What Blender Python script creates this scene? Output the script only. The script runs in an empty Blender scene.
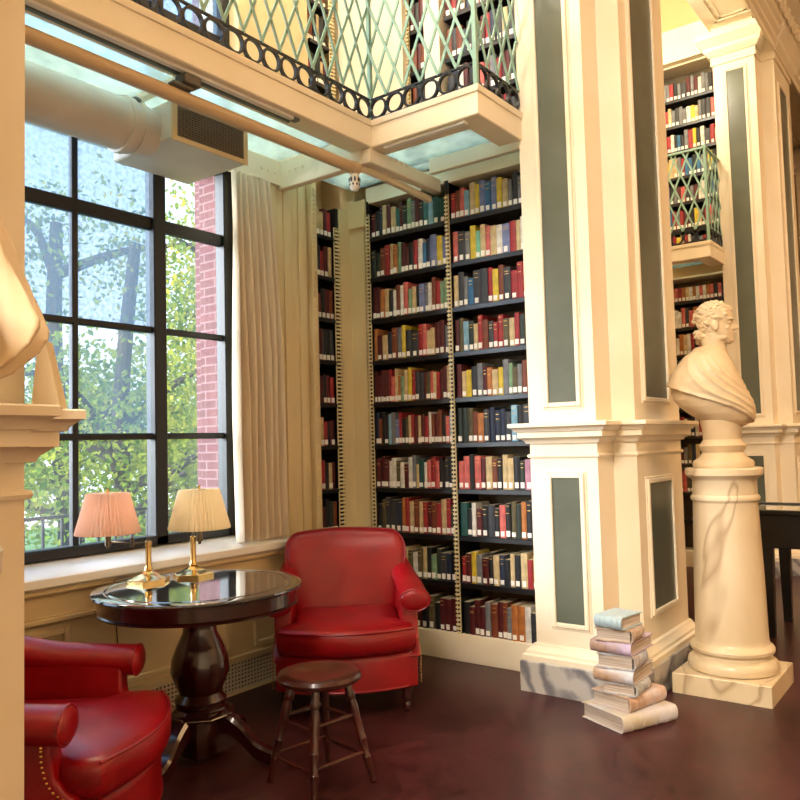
import bpy, bmesh, math, random
from mathutils import Vector, Matrix, noise
R = math.radians
S = bpy.context.scene
C = S.collection
random.seed(7)

# ------------------------------------------------------------------ camera, sky, lights, exposure
cam_d = bpy.data.cameras.new('camera'); cam = bpy.data.objects.new('camera', cam_d); C.objects.link(cam)
cam_d.sensor_width = 36; cam_d.lens = 780.4677 / 800 * 36; cam_d.clip_start = .05
yaw, pitch, roll = R(37.0549), R(3.2021), R(-1.4876)
fwd = Vector((-math.sin(yaw)*math.cos(pitch), math.cos(yaw)*math.cos(pitch), math.sin(pitch)))
rgt = Vector((math.cos(yaw), math.sin(yaw), 0)); upv = rgt.cross(fwd)
r2 = rgt*math.cos(roll) + upv*math.sin(roll); u2 = upv*math.cos(roll) - rgt*math.sin(roll)
M = Matrix.Identity(4)
for i in range(3): M[i][0] = r2[i]; M[i][1] = u2[i]; M[i][2] = -fwd[i]
M.translation = (0, 0, 1.45)
cam.matrix_world = M
S.camera = cam

w = bpy.data.worlds.new('sky'); S.world = w; w.use_nodes = True
nt = w.node_tree; nt.nodes.clear()
wo = nt.nodes.new('ShaderNodeOutputWorld'); bg = nt.nodes.new('ShaderNodeBackground')
tc = nt.nodes.new('ShaderNodeTexCoord'); sx = nt.nodes.new('ShaderNodeSeparateXYZ'); rp = nt.nodes.new('ShaderNodeValToRGB')
rp.color_ramp.elements[0].position = .0; rp.color_ramp.elements[0].color = (.75, .82, .9, 1)
rp.color_ramp.elements[1].position = .7; rp.color_ramp.elements[1].color = (.42, .66, 1, 1)
nt.links.new(tc.outputs['Generated'], sx.inputs[0]); nt.links.new(sx.outputs['Z'], rp.inputs[0])
nt.links.new(rp.outputs[0], bg.inputs[0]); nt.links.new(bg.outputs[0], wo.inputs[0])
bg.inputs[1].default_value = 1.5

def light(name, typ, loc, energy, color, size=1, sizey=None, rot=(0, 0, 0)):
    l = bpy.data.lights.new(name, typ); l.energy = energy; l.color = color
    if typ == 'AREA':
        l.shape = 'RECTANGLE'; l.size = size; l.size_y = sizey or size
    elif typ == 'SUN': l.angle = R(2)
    else: l.shadow_soft_size = size
    o = bpy.data.objects.new(name, l); C.objects.link(o); o.location = loc; o.rotation_euler = rot
    return o
sun = light('sun', 'SUN', (0, 0, 20), 2.6, (1, .95, .85))
sun.rotation_euler = Vector((-.45, 1, -.95)).to_track_quat('-Z', 'Y').to_euler()
light('hall_ceiling_light', 'AREA', (3.2, 7.0, 6.5), 180, (1, .60, .28), 2.5, 6)
light('south_fill_light', 'AREA', (-.25, -4.0, 6.5), 640, (1, .92, .80), 1.6, 5)  # added fill for the south-facing surfaces, no known fixture
light('alcove_fill_light', 'POINT', (-2.7, 7.2, 5.7), 75, (1, .90, .68), .25)  # added point to brighten the next alcove's ceiling, no lamp known
light('alcove_fill_light', 'POINT', (-3.1, 2.4, 5.9), 120, (1, .93, .80), .25)  # added point to lift the dark alcove, no lamp known
boost_l = light('added_daylight', 'AREA', (-12.5, -7.5, 4.5), 4600, (1, .98, .97), 7, 6)  # added area lamp, out of view, strengthening daylight through the window
boost_l.rotation_euler = (Vector((-3.0, 3.2, 2.0))-Vector((-12.5, -7.5, 4.5))).to_track_quat('-Z', 'Y').to_euler()
S.view_settings.view_transform = 'Standard'; S.view_settings.look = 'None'
S.view_settings.gamma = 1; S.view_settings.use_curve_mapping = False
S.view_settings.exposure = 1.1

# ------------------------------------------------------------------ materials
def lin(h):
    h = h.lstrip('#'); v = [int(h[i:i+2], 16)/255 for i in (0, 2, 4)]
    return tuple((x/12.92 if x <= .04045 else ((x+.055)/1.055)**2.4) for x in v) + (1,)
def mat(name, col, rough=.5, metal=0, col2=None, scale=8, detail=4, bump=0, coat=0, lo=.35, hi=.65, stretch=(1, 1, 1), trans=0, bscale=None, spec=None):
    m = bpy.data.materials.new(name); m.use_nodes = True; n = m.node_tree; b = n.nodes['Principled BSDF']
    b.inputs['Roughness'].default_value = rough; b.inputs['Metallic'].default_value = metal
    b.inputs['Base Color'].default_value = lin(col)
    if spec is not None: b.inputs['Specular IOR Level'].default_value = spec
    if coat: b.inputs['Coat Weight'].default_value = coat; b.inputs['Coat Roughness'].default_value = .08
    if col2 or bump:
        t = n.nodes.new('ShaderNodeTexCoord'); mp = n.nodes.new('ShaderNodeMapping'); mp.inputs['Scale'].default_value = stretch
        nz = n.nodes.new('ShaderNodeTexNoise'); nz.inputs['Scale'].default_value = scale; nz.inputs['Detail'].default_value = detail
        n.links.new(t.outputs['Object'], mp.inputs[0]); n.links.new(mp.outputs[0], nz.inputs['Vector'])
        if col2:
            r = n.nodes.new('ShaderNodeValToRGB'); r.color_ramp.elements[0].position = lo; r.color_ramp.elements[1].position = hi
            r.color_ramp.elements[0].color = lin(col); r.color_ramp.elements[1].color = lin(col2)
            n.links.new(nz.outputs['Fac'], r.inputs[0]); n.links.new(r.outputs[0], b.inputs['Base Color'])
        if bump:
            src = nz
            if bscale:
                src = n.nodes.new('ShaderNodeTexNoise'); src.inputs['Scale'].default_value = bscale; src.inputs['Detail'].default_value = 3
                n.links.new(mp.outputs[0], src.inputs['Vector'])
            bp = n.nodes.new('ShaderNodeBump'); bp.inputs['Strength'].default_value = bump; bp.inputs['Distance'].default_value = .01
            n.links.new(src.outputs['Fac'], bp.inputs['Height']); n.links.new(bp.outputs[0], b.inputs['Normal'])
    return m
CREAM = mat('cream_paint', '#EFE3CC', .40, col2='#EBDDC2', scale=3)
WARMW = mat('pale_wall_paint', '#DCC79C', .5, col2='#D6C092', scale=2)
WHITE = mat('white_paint', '#ECE8DE', .4, col2='#E2DED4', scale=5)
GREEN = mat('grey_green_panel', '#5A5F54', .25, col2='#666B5E', scale=2.5, bump=.05, bscale=30)
BLACK = mat('black_metal', '#0E0F12', .4)
DARKFR = mat('window_frame_paint', '#0A0F16', .5)
MINT = mat('mint_green_iron', '#93B8A8', .45, col2='#84A898', scale=12)
IRON = mat('black_iron', '#0A0D12', .45)
SHELF = mat('black_shelf', '#111012', .35)
CASEBK = mat('case_back', '#6E6048', .7, col2='#5C4F3A', scale=4)
LEATH = mat('red_leather', '#980512', .33, col2='#84030C', scale=5, bump=.12, bscale=160)
PIPING = mat('leather_piping', '#8E0D1C', .35)
MAHOG = mat('mahogany', '#3A0E0A', .22, col2='#230706', scale=6, stretch=(1, 1, .15), coat=.6)
STOOLW = mat('stool_wood', '#4A180E', .28, col2='#2E0C07', scale=7, stretch=(1, .2, 1), coat=.5)
TOPBLK = mat('black_marble_top', '#14161C', .06, col2='#262A33', scale=5, coat=1, spec=1.0)
BRASS = mat('polished_brass', '#E4C888', .16, 1)
NAIL = mat('brass_nail', '#E0B060', .25, 1)
PEWTER = mat('socket_metal', '#6B6258', .3, 1)
DUCT = mat('duct_paint', '#D8CFC2', .5, col2='#CFC5B6', scale=3)
PIPEM = mat('pipe_paint', '#C9AD88', .45)
CURT = mat('linen_curtain', '#E4D5BE', .9, col2='#DCCBB0', scale=30, stretch=(1, 1, .1))
BRICK = None
CASEB = mat('black_case_wood', '#0B0908', .3)
PAPER = mat('page_paper', '#CDBB97', .8)
LABEL = mat('white_label', '#F2EEE6', .6)
GILT = mat('gilt_band', '#C9A15A', .4, .6)
STRIP = mat('ratchet_strip', '#E4D3A4', .5)
TREEB = mat('tree_bark', '#3C352F', .9, col2='#241F1C', scale=6, bump=.5)
CORD = mat('dark_cord', '#3B2A1E', .6)
STONEB = mat('pale_stone_book', '#C8C2C0', .6, col2='#A9A3A2', scale=14)
GRILLE_D = mat('grille_dark', '#2A211A', .6)

def marble(name, base, vein, scale=2.2, rough=.3, sharp=.08, rot=(0, .6, .3)):
    m = bpy.data.materials.new(name); m.use_nodes = True; n = m.node_tree; b = n.nodes['Principled BSDF']
    t = n.nodes.new('ShaderNodeTexCoord'); mp = n.nodes.new('ShaderNodeMapping'); mp.inputs['Rotation'].default_value = rot
    wv = n.nodes.new('ShaderNodeTexWave'); wv.inputs['Scale'].default_value = scale; wv.inputs['Distortion'].default_value = 9
    wv.inputs['Detail'].default_value = 4; wv.inputs['Detail Scale'].default_value = 1.2
    r = n.nodes.new('ShaderNodeValToRGB'); r.color_ramp.elements[0].color = lin(vein); r.color_ramp.elements[1].color = lin(base)
    r.color_ramp.elements[0].position = 0; r.color_ramp.elements[1].position = sharp
    n.links.new(t.outputs['Object'], mp.inputs[0]); n.links.new(mp.outputs[0], wv.inputs['Vector'])
    n.links.new(wv.outputs['Fac'], r.inputs[0]); n.links.new(r.outputs[0], b.inputs['Base Color'])
    b.inputs['Roughness'].default_value = rough
    return m
def veined(name, base, base2, vein, rough):
    m = mat(name, base, rough, col2=base2, scale=3, stretch=(1, 1, .4)); n = m.node_tree; b = n.nodes['Principled BSDF']
    src = b.inputs['Base Color'].links[0].from_socket
    t = n.nodes.new('ShaderNodeTexCoord'); mp = n.nodes.new('ShaderNodeMapping'); mp.inputs['Scale'].default_value = (1, 1, .28); mp.inputs['Rotation'].default_value = (.25, .2, .0); mp.inputs['Location'].default_value = (.35, .2, .4)
    nz = n.nodes.new('ShaderNodeTexNoise'); nz.inputs['Scale'].default_value = 2.6; nz.inputs['Detail'].default_value = 3; nz.inputs['Distortion'].default_value = .6
    r = n.nodes.new('ShaderNodeValToRGB'); e = r.color_ramp.elements; e[0].position = .482; e[0].color = (0, 0, 0, 1); e[1].position = .518; e[1].color = (0, 0, 0, 1)
    q = e.new(.50); q.color = (.6, .6, .6, 1)
    mx = n.nodes.new('ShaderNodeMix'); mx.data_type = 'RGBA'; mx.inputs['B'].default_value = lin(vein)
    n.links.new(t.outputs['Object'], mp.inputs[0]); n.links.new(mp.outputs[0], nz.inputs['Vector']); n.links.new(nz.outputs['Fac'], r.inputs[0])
    n.links.new(r.outputs[0], mx.inputs['Factor']); n.links.new(src, mx.inputs['A']); n.links.new(mx.outputs['Result'], b.inputs['Base Color'])
    return m
COLM = veined('veined_cream_marble', '#D9C7A8', '#C9B490', '#8A6A48', .3)
GREYM = marble('grey_marble', '#B9B4AF', '#77757A', 2.2, .25, .6)
BUSTM = mat('carved_marble', '#D5BE9A', .5, col2='#CBB28C', scale=6)

def brickmat():
    m = bpy.data.materials.new('red_brick'); m.use_nodes = True; n = m.node_tree; b = n.nodes['Principled BSDF']
    t = n.nodes.new('ShaderNodeTexCoord'); mp = n.nodes.new('ShaderNodeMapping'); mp.inputs['Rotation'].default_value = (R(90), 0, 0)
    bt = n.nodes.new('ShaderNodeTexBrick'); bt.inputs['Scale'].default_value = 1
    bt.inputs['Brick Width'].default_value = .21; bt.inputs['Row Height'].default_value = .057; bt.inputs['Mortar Size'].default_value = .006
    bt.inputs['Color1'].default_value = lin('#6E3138'); bt.inputs['Color2'].default_value = lin('#5C272E'); bt.inputs['Mortar'].default_value = lin('#846163')
    n.links.new(t.outputs['Object'], mp.inputs[0]); n.links.new(mp.outputs[0], bt.inputs['Vector']); n.links.new(bt.outputs[0], b.inputs['Base Color'])
    b.inputs['Roughness'].default_value = .85
    return m
BRICK = brickmat()

def floormat():
    m = bpy.data.materials.new('brown_red_linoleum'); m.use_nodes = True; n = m.node_tree; b = n.nodes['Principled BSDF']
    t = n.nodes.new('ShaderNodeTexCoord')
    a = n.nodes.new('ShaderNodeTexNoise'); a.inputs['Scale'].default_value = 1.6; a.inputs['Detail'].default_value = 6
    c = n.nodes.new('ShaderNodeTexNoise'); c.inputs['Scale'].default_value = 16; c.inputs['Detail'].default_value = 6; c.inputs['Distortion'].default_value = 1.2
    mx = n.nodes.new('ShaderNodeMath'); mx.operation = 'MULTIPLY_ADD'; mx.inputs[1].default_value = .5
    ml = n.nodes.new('ShaderNodeMath'); ml.operation = 'MULTIPLY'; ml.inputs[1].default_value = .5
    r = n.nodes.new('ShaderNodeValToRGB'); r.color_ramp.elements[0].position = .36; r.color_ramp.elements[1].position = .66
    r.color_ramp.elements[0].color = lin('#230A0A'); r.color_ramp.elements[1].color = lin('#52282A')
    for q in (a, c): n.links.new(t.outputs['Object'], q.inputs['Vector'])
    n.links.new(a.outputs['Fac'], ml.inputs[0]); n.links.new(c.outputs['Fac'], mx.inputs[0]); n.links.new(ml.outputs[0], mx.inputs[2])
    n.links.new(mx.outputs[0], r.inputs[0]); n.links.new(r.outputs[0], b.inputs['Base Color'])
    rr = n.nodes.new('ShaderNodeMapRange'); rr.inputs['To Min'].default_value = .27; rr.inputs['To Max'].default_value = .42
    n.links.new(c.outputs['Fac'], rr.inputs[0]); n.links.new(rr.outputs[0], b.inputs['Roughness'])
    bp = n.nodes.new('ShaderNodeBump'); bp.inputs['Strength'].default_value = .06; n.links.new(c.outputs['Fac'], bp.inputs['Height']); n.links.new(bp.outputs[0], b.inputs['Normal'])
    b.inputs['Specular IOR Level'].default_value = .4
    return m
FLOOR = floormat()

def panemat(name, tint, haze, hz, scale=60):
    m = bpy.data.materials.new(name); m.use_nodes = True; n = m.node_tree; n.nodes.clear()
    o = n.nodes.new('ShaderNodeOutputMaterial'); tr = n.nodes.new('ShaderNodeBsdfTransparent'); tr.inputs[0].default_value = tint
    gl = n.nodes.new('ShaderNodeBsdfGlossy'); gl.inputs['Roughness'].default_value = .02
    mx = n.nodes.new('ShaderNodeMixShader'); mx.inputs[0].default_value = .05
    n.links.new(tr.outputs[0], mx.inputs[1]); n.links.new(gl.outputs[0], mx.inputs[2])
    if haze:
        tl = n.nodes.new('ShaderNodeBsdfTranslucent'); tl.inputs[0].default_value = hz
        t = n.nodes.new('ShaderNodeTexCoord'); nz = n.nodes.new('ShaderNodeTexNoise'); nz.inputs['Scale'].default_value = scale; nz.inputs['Detail'].default_value = 3
        mr = n.nodes.new('ShaderNodeMapRange'); mr.inputs['From Min'].default_value = .35; mr.inputs['From Max'].default_value = .65
        mr.inputs['To Min'].default_value = haze*.75; mr.inputs['To Max'].default_value = min(1, haze*1.25)
        n.links.new(t.outputs['Object'], nz.inputs['Vector']); n.links.new(nz.outputs['Fac'], mr.inputs[0])
        m2 = n.nodes.new('ShaderNodeMixShader'); n.links.new(mr.outputs[0], m2.inputs[0]); n.links.new(mx.outputs[0], m2.inputs[1]); n.links.new(tl.outputs[0], m2.inputs[2])
        mx = m2
    n.links.new(mx.outputs[0], o.inputs[0])
    return m
PANE = panemat('clear_pane', (.95, .98, 1, 1), .09, (.10, .14, .17, 1), 3)
PANEM = panemat('half_hazy_pane', (.93, .97, 1, 1), .24, (.09, .14, .19, 1), 4)  # bluish translucent haze mixed into the glass, weaker than the upper panes
PANEH = panemat('hazy_pane', (.86, .93, 1, 1), .42, (.105, .15, .20, 1), 45)
FLOORGL = panemat('glass_floor_pane', (.62, .82, .90, 1), .35, (.70, .90, 1, 1), 6)

def leafmat(name, c1, c2):
    m = bpy.data.materials.new(name); m.use_nodes = True; n = m.node_tree; n.nodes.clear()
    o = n.nodes.new('ShaderNodeOutputMaterial'); d = n.nodes.new('ShaderNodeBsdfDiffuse'); tl = n.nodes.new('ShaderNodeBsdfTranslucent')
    t = n.nodes.new('ShaderNodeTexCoord'); nz = n.nodes.new('ShaderNodeTexNoise'); nz.inputs['Scale'].default_value = 2.2; nz.inputs['Detail'].default_value = 3
    r = n.nodes.new('ShaderNodeValToRGB'); r.color_ramp.elements[0].position = .35; r.color_ramp.elements[1].position = .65
    r.color_ramp.elements[0].color = lin(c1); r.color_ramp.elements[1].color = lin(c2)
    n.links.new(t.outputs['Object'], nz.inputs['Vector']); n.links.new(nz.outputs['Fac'], r.inputs[0])
    for q in (d, tl): n.links.new(r.outputs[0], q.inputs[0])
    mx = n.nodes.new('ShaderNodeMixShader'); mx.inputs[0].default_value = .45
    n.links.new(d.outputs[0], mx.inputs[1]); n.links.new(tl.outputs[0], mx.inputs[2]); n.links.new(mx.outputs[0], o.inputs[0])
    return m

# ------------------------------------------------------------------ mesh helpers
class MB:
    def __init__(s): s.bm = bmesh.new(); s.mi = 0
    def face(s, vs):
        try:
            f = s.bm.faces.new(vs); f.material_index = s.mi; return f
        except ValueError: return None
    def box(s, x0, x1, y0, y1, z0, z1, T=None):
        v = [Vector((x, y, z)) for z in (z0, z1) for y in (y0, y1) for x in (x0, x1)]
        if T is not None: v = [T @ p for p in v]
        v = [s.bm.verts.new(p) for p in v]
        for f in ((0, 2, 3, 1), (4, 5, 7, 6), (0, 1, 5, 4), (2, 6, 7, 3), (0, 4, 6, 2), (1, 3, 7, 5)): s.face([v[i] for i in f])
        return s
    def loops(s, rings, cap=True, closed=True):
        R_ = [[s.bm.verts.new(p) for p in r] for r in rings]
        n = len(R_[0])
        for a, b in zip(R_, R_[1:]):
            for i in range(n if closed else n-1):
                j = (i+1) % n; s.face([a[i], a[j], b[j], b[i]])
        if cap:
            s.face(list(reversed(R_[0]))); s.face(R_[-1])
        return s
    def lathe(s, prof, c=(0, 0, 0), seg=32, cap=True, T=None):
        rings = []
        for z, r in prof:
            ring = [Vector((c[0]+r*math.cos(2*math.pi*i/seg), c[1]+r*math.sin(2*math.pi*i/seg), c[2]+z)) for i in range(seg)]
            rings.append([T @ p for p in ring] if T is not None else ring)
        return s.loops(rings, cap)
    def tube(s, pts, rad, seg=8, cap=True):
        pts = [Vector(p) for p in pts]; n = len(pts)
        if not isinstance(rad, (list, tuple)): rad = [rad]*n
        rings = []; prev = None
        for i, p in enumerate(pts):
            t = (pts[min(i+1, n-1)] - pts[max(i-1, 0)]).normalized()
            if prev is None:
                a = Vector((0, 0, 1)) if abs(t.z) < .9 else Vector((1, 0, 0)); u = t.cross(a).normalized()
            else:
                u = prev - t*prev.dot(t); u.normalize()
            prev = u; v = t.cross(u)
            rings.append([p + (u*math.cos(2*math.pi*k/seg) + v*math.sin(2*math.pi*k/seg))*rad[i] for k in range(seg)])
        return s.loops(rings, cap)
    def bar(s, a, b, w_, d_, up=(0, 0, 1)):
        a = Vector(a); b = Vector(b); t = (b-a).normalized(); u = Vector(up); u = (u - t*u.dot(t)).normalized(); v = t.cross(u)
        return s.loops([[p + u*w_/2*i + v*d_/2*j for i, j in ((-1, -1), (1, -1), (1, 1), (-1, 1))] for p in (a, b)])
    def stack(s, poly, prof):
        """poly: CCW plan, prof: (z, outward offset)"""
        return s.loops([[Vector((x, y, z)) for x, y in offset(poly, o)] for z, o in prof])
    def ell(s, c, r, seg=12, T=None):
        rings = []
        c = Vector(c)
        for i in range(1, seg//2 + 1):
            a = -math.pi/2 + math.pi*i/(seg//2 + 1)
            ring = [Vector((r[0]*math.cos(a)*math.cos(2*math.pi*k/seg), r[1]*math.cos(a)*math.sin(2*math.pi*k/seg), r[2]*math.sin(a))) for k in range(seg)]
            rings.append([(T @ p if T is not None else p) + c for p in ring])
        return s.loops(rings)
    def bevel(s, w_, seg=2, ang=30):
        s.bm.normal_update()
        es = [e for e in s.bm.edges if len(e.link_faces) == 2 and e.calc_face_angle(0) > R(ang)]
        bmesh.ops.bevel(s.bm, geom=es, offset=w_, segments=seg, affect='EDGES', profile=.6, clamp_overlap=True)
        return s
    def build(s, name, mats, parent=None, smooth=True, ang=35, loc=None):
        bmesh.ops.recalc_face_normals(s.bm, faces=s.bm.faces[:])
        me = bpy.data.meshes.new(name); s.bm.to_mesh(me); s.bm.free()
        for m in (mats if isinstance(mats, (list, tuple)) else [mats]): me.materials.append(m)
        if smooth:
            for p in me.polygons: p.use_smooth = True
            me.set_sharp_from_angle(angle=R(ang))
        o = bpy.data.objects.new(name, me); C.objects.link(o)
        if parent: o.parent = parent
        if loc: o.location = loc
        return o
def offset(poly, d):
    if abs(d) < 1e-9: return poly
    out = []; n = len(poly)
    for i in range(n):
        p0, p1, p2 = Vector(poly[i-1]), Vector(poly[i]), Vector(poly[(i+1) % n])
        a = (p1-p0).normalized(); b = (p2-p1).normalized()
        na = Vector((a.y, -a.x)); nb = Vector((b.y, -b.x)); k = 1 + na.dot(nb)
        out.append(tuple(p1 + (na+nb)*(d/max(k, .25))))
    return out
def empty(name, loc=(0, 0, 0), rz=0):
    o = bpy.data.objects.new(name, None); C.objects.link(o); o.location = loc; o.rotation_euler = (0, 0, rz); o.empty_display_size = .1
    return o
def T(o, label, cat, group=None):
    o['label'] = label; o['category'] = cat
    if group: o['group'] = group
    return o
def ST(o, label=None):
    o['kind'] = 'structure'
    if label: o['label'] = label
    return o
def copy_tree(o, parent=None, dloc=(0, 0, 0)):
    c = o.copy(); C.objects.link(c)
    if parent: c.parent = parent
    else: c.location = Vector(o.location) + Vector(dloc)
    for ch in o.children: copy_tree(ch, c)
    return c
def smoothpath(pts, n=6):
    pts = [Vector(p) for p in pts]; out = []
    for i in range(len(pts)-1):
        p0, p1, p2, p3 = pts[max(i-1, 0)], pts[i], pts[i+1], pts[min(i+2, len(pts)-1)]
        for k in range(n):
            t = k/n
            out.append(.5*((2*p1) + (p2-p0)*t + (2*p0-5*p1+4*p2-p3)*t*t + (3*p1-p0-3*p2+p3)*t**3))
    out.append(pts[-1]); return out
BAY = 4.5

# ------------------------------------------------------------------ setting
m = MB(); m.box(-3.95, 6, -7, 17, -.1, 0); ST(m.build('floor', FLOOR, smooth=False))
m = MB(); m.box(-4.3, 6, -7, 17, 6.8, 6.95); ST(m.build('ceiling', CREAM, smooth=False))
m = MB(); m.box(-4.3, 6, -7.2, -7, -.1, 6.8); ST(m.build('wall_south', CREAM, smooth=False))
m = MB(); m.box(-4.3, 6, 17, 17.2, -.1, 6.8); ST(m.build('wall_end', CREAM, smooth=False))
m = MB(); m.box(6, 6.2, -7.2, 17.2, -.1, 6.95); ST(m.build('wall_east', CREAM, smooth=False))
WY0, WY1 = 1.18, 3.33      # window opening along the wall
m = MB()
m.box(-4.14, -3.66, -7, 17, -.1, .84)                 # below the sills
m.box(-4.14, -3.75, -7, WY0, .84, 6.8)                # wall left of the window
m.box(-4.14, -3.75, WY1, 3.98, .84, 6.8)              # between window and side bookcase
m.box(-4.14, -4.09, 3.98, 4.46, .84, 6.8)             # behind the side bookcase
m.box(-4.14, -3.75, 4.46, 17, .84, 6.8)
m.box(-4.14, -3.75, WY0, WY1, 5.6, 6.8)
m.box(-4.14, -3.75, WY0, WY1, 3.26, 3.50)
ST(m.build('wall_west', WARMW, smooth=False))
for k in range(-1, 3):
    yy = 4.74 + BAY*k
    m = MB(); m.box(-4.1, -2.2, yy, yy+.14, 0, 6.8); ST(m.build('wall_north' if k == 0 else 'wall_cross', WARMW, smooth=False))

# dado mouldings on the window wall
m = MB()
for z0, z1, p in ((.805, .83, .055), (.775, .805, .035), (.765, .775, .02), (.66, .668, .015), (.635, .66, .03), (.625, .635, .012)):
    m.box(-3.665, -3.66+p, .95, 4.04, z0, z1)
for y0, y1 in ((1.05, 2.10), (2.36, 3.12), (3.30, 3.9)):
    for k, (wd, p) in enumerate(((.03, .02),)):
        for a in (y0, y1-wd): m.box(-3.665, -3.66+p, a, a+wd, .24, .60)
        for a in (.24, .60-wd): m.box(-3.665, -3.66+p, y0+wd, y1-wd, a, a+wd)
m.bevel(.004, 1)
ST(m.build('trim_dado', WARMW))
m = MB(); m.box(-3.665, -3.63, .95, 4.04, 0, .015); m.box(-3.665, -3.63, .95, 4.04, .185, .215)
ST(m.build('baseboard_west', WARMW))
g = empty('floor_grille', (-3.655, 2.4, 0))
m = MB(); m.box(0, .008, -1.4, 1.62, .015, .185); m.build('backing', GRILLE_D, g)
m = MB()
for i in range(122): m.box(.008, .016, -1.4+i*.025, -1.4+i*.025+.009, .015, .185)
for i in range(8): m.box(.008, .018, -1.4, 1.62, .017+i*.0228, .026+i*.0228)
m.build('lattice', mat('grille_cream', '#D8CDB6', .5), g, smooth=False)
T(g, 'cream square-mesh vent grille low on the wall under the window', 'vent')

# window sill
m = MB(); m.loops([[(-3.90, y, .80), (-3.615, y, .80), (-3.60, y, .815), (-3.60, y, .853), (-3.615, y, .862), (-3.90, y, .905)] for y in (WY0-.02, WY1+.3)])
ST(m.build('trim_sill', mat('sill_paint', '#F1F0EA', .3)))
# side casing with reeded moulding, beside the curtain
m = MB()
for i in range(7): m.box(-3.752, -3.735+(.018 if i % 2 == 0 else .006), 3.40+i*.07, 3.40+(i+1)*.07, .86, 3.3)
m.box(-3.752, -3.70, 3.93, 3.985, .86, 3.3)
m.bevel(.008, 2)
for i in range(70): m.ell((-3.70, 3.955, .9+i*.034), (.010, .014, .014), 6)
ST(m.build('trim_casing', WARMW))

def window(name, z0, z1, rows, hazy):
    root = empty(name, (-3.88, 0, z0)); ST(root)
    m = MB()
    def vb(y, wd, d=.05): m.box(-d/2, d/2, y-wd/2, y+wd/2, 0, z1-z0)
    ys = [1.22, 1.74, 2.26, 2.78, 3.30]
    for y, wd in zip(ys, (.07, .085, .035, .085, .075)): vb(y, wd, .09 if wd > .05 else .045)
    for z, h in rows: m.box(-.022, .022, 1.22, 3.30, z-z0-h/2, z-z0+h/2)
    m.box(-.045, .045, 1.22, 3.30, 0, .055); m.box(-.045, .045, 1.22, 3.30, z1-z0-.06, z1-z0)
    m.bevel(.006, 1)
    m.build('window_frame', DARKFR, root)
    zz = [z0] + [r[0] for r in rows] + [z1]
    for j in range(4):
        for i in range(len(zz)-1):
            q = MB(); q.box(-.003, .003, ys[j]+.01, ys[j+1]-.01, zz[i]-z0+.01, zz[i+1]-z0-.01)
            q.build('pane', (PANE, PANEM, PANEH)[hazy(j, i)], root, smooth=False)
    return root
window('window_1', .905, 3.27, [(1.53, .036), (2.15, .036), (2.777, .075)], lambda j, i: (2 if i >= 2 else i) if j < 3 else 0)
window('window_2', 3.50, 5.6, [(4.1, .05), (4.7, .036), (5.2, .05)], lambda j, i: 2)

# ------------------------------------------------------------------ piers
PLAN = [(-2.19, 4.17), (-1.77, 4.17), (-1.77, 4.40), (-1.63, 4.40), (-1.63, 5.20), (-1.77, 5.20), (-1.77, 5.43), (-2.19, 5.43)]
NEARPLAN = [(-2.19, 4.17), (-1.77, 4.17), (-1.77, 4.40), (-1.63, 4.40), (-1.63, 5.27), (-1.77, 5.27), (-1.77, 5.41), (-2.19, 5.41)]
PLAN, NEARPLAN = [[(x+1.91, y-4.80) for x, y in q] for q in (PLAN, NEARPLAN)]
def panel(root, name, ax, plane, a0, a1, z0, z1):
    def bx(mb, u0, u1, v0, v1, d0, d1):
        if ax == 'y': mb.box(u0, u1, plane-d1, plane-d0, v0, v1)
        else: mb.box(plane+d0, plane+d1, u0, u1, v0, v1)
    q = MB(); bx(q, a0, a1, z0, z1, -.01, .004); p = q.build('panel', GREEN, root, smooth=False); p['label'] = 'grey-green panel'
    q = MB(); w_ = .026
    for u0, u1, v0, v1 in ((a0-w_, a0, z0-w_, z1+w_), (a1, a1+w_, z0-w_, z1+w_), (a0, a1, z0-w_, z0), (a0, a1, z1, z1+w_)): bx(q, u0, u1, v0, v1, -.005, .016)
    e = .014
    for u0, u1, v0, v1 in ((a0-w_-e, a0-w_, z0-w_-e, z1+w_+e), (a1+w_, a1+w_+e, z0-w_-e, z1+w_+e), (a0-w_, a1+w_, z0-w_-e, z0-w_), (a0-w_, a1+w_, z1+w_, z1+w_+e)): bx(q, u0, u1, v0, v1, -.005, .006)
    q.bevel(.004, 1); q.build('panel_frame', CREAM, p)
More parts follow.
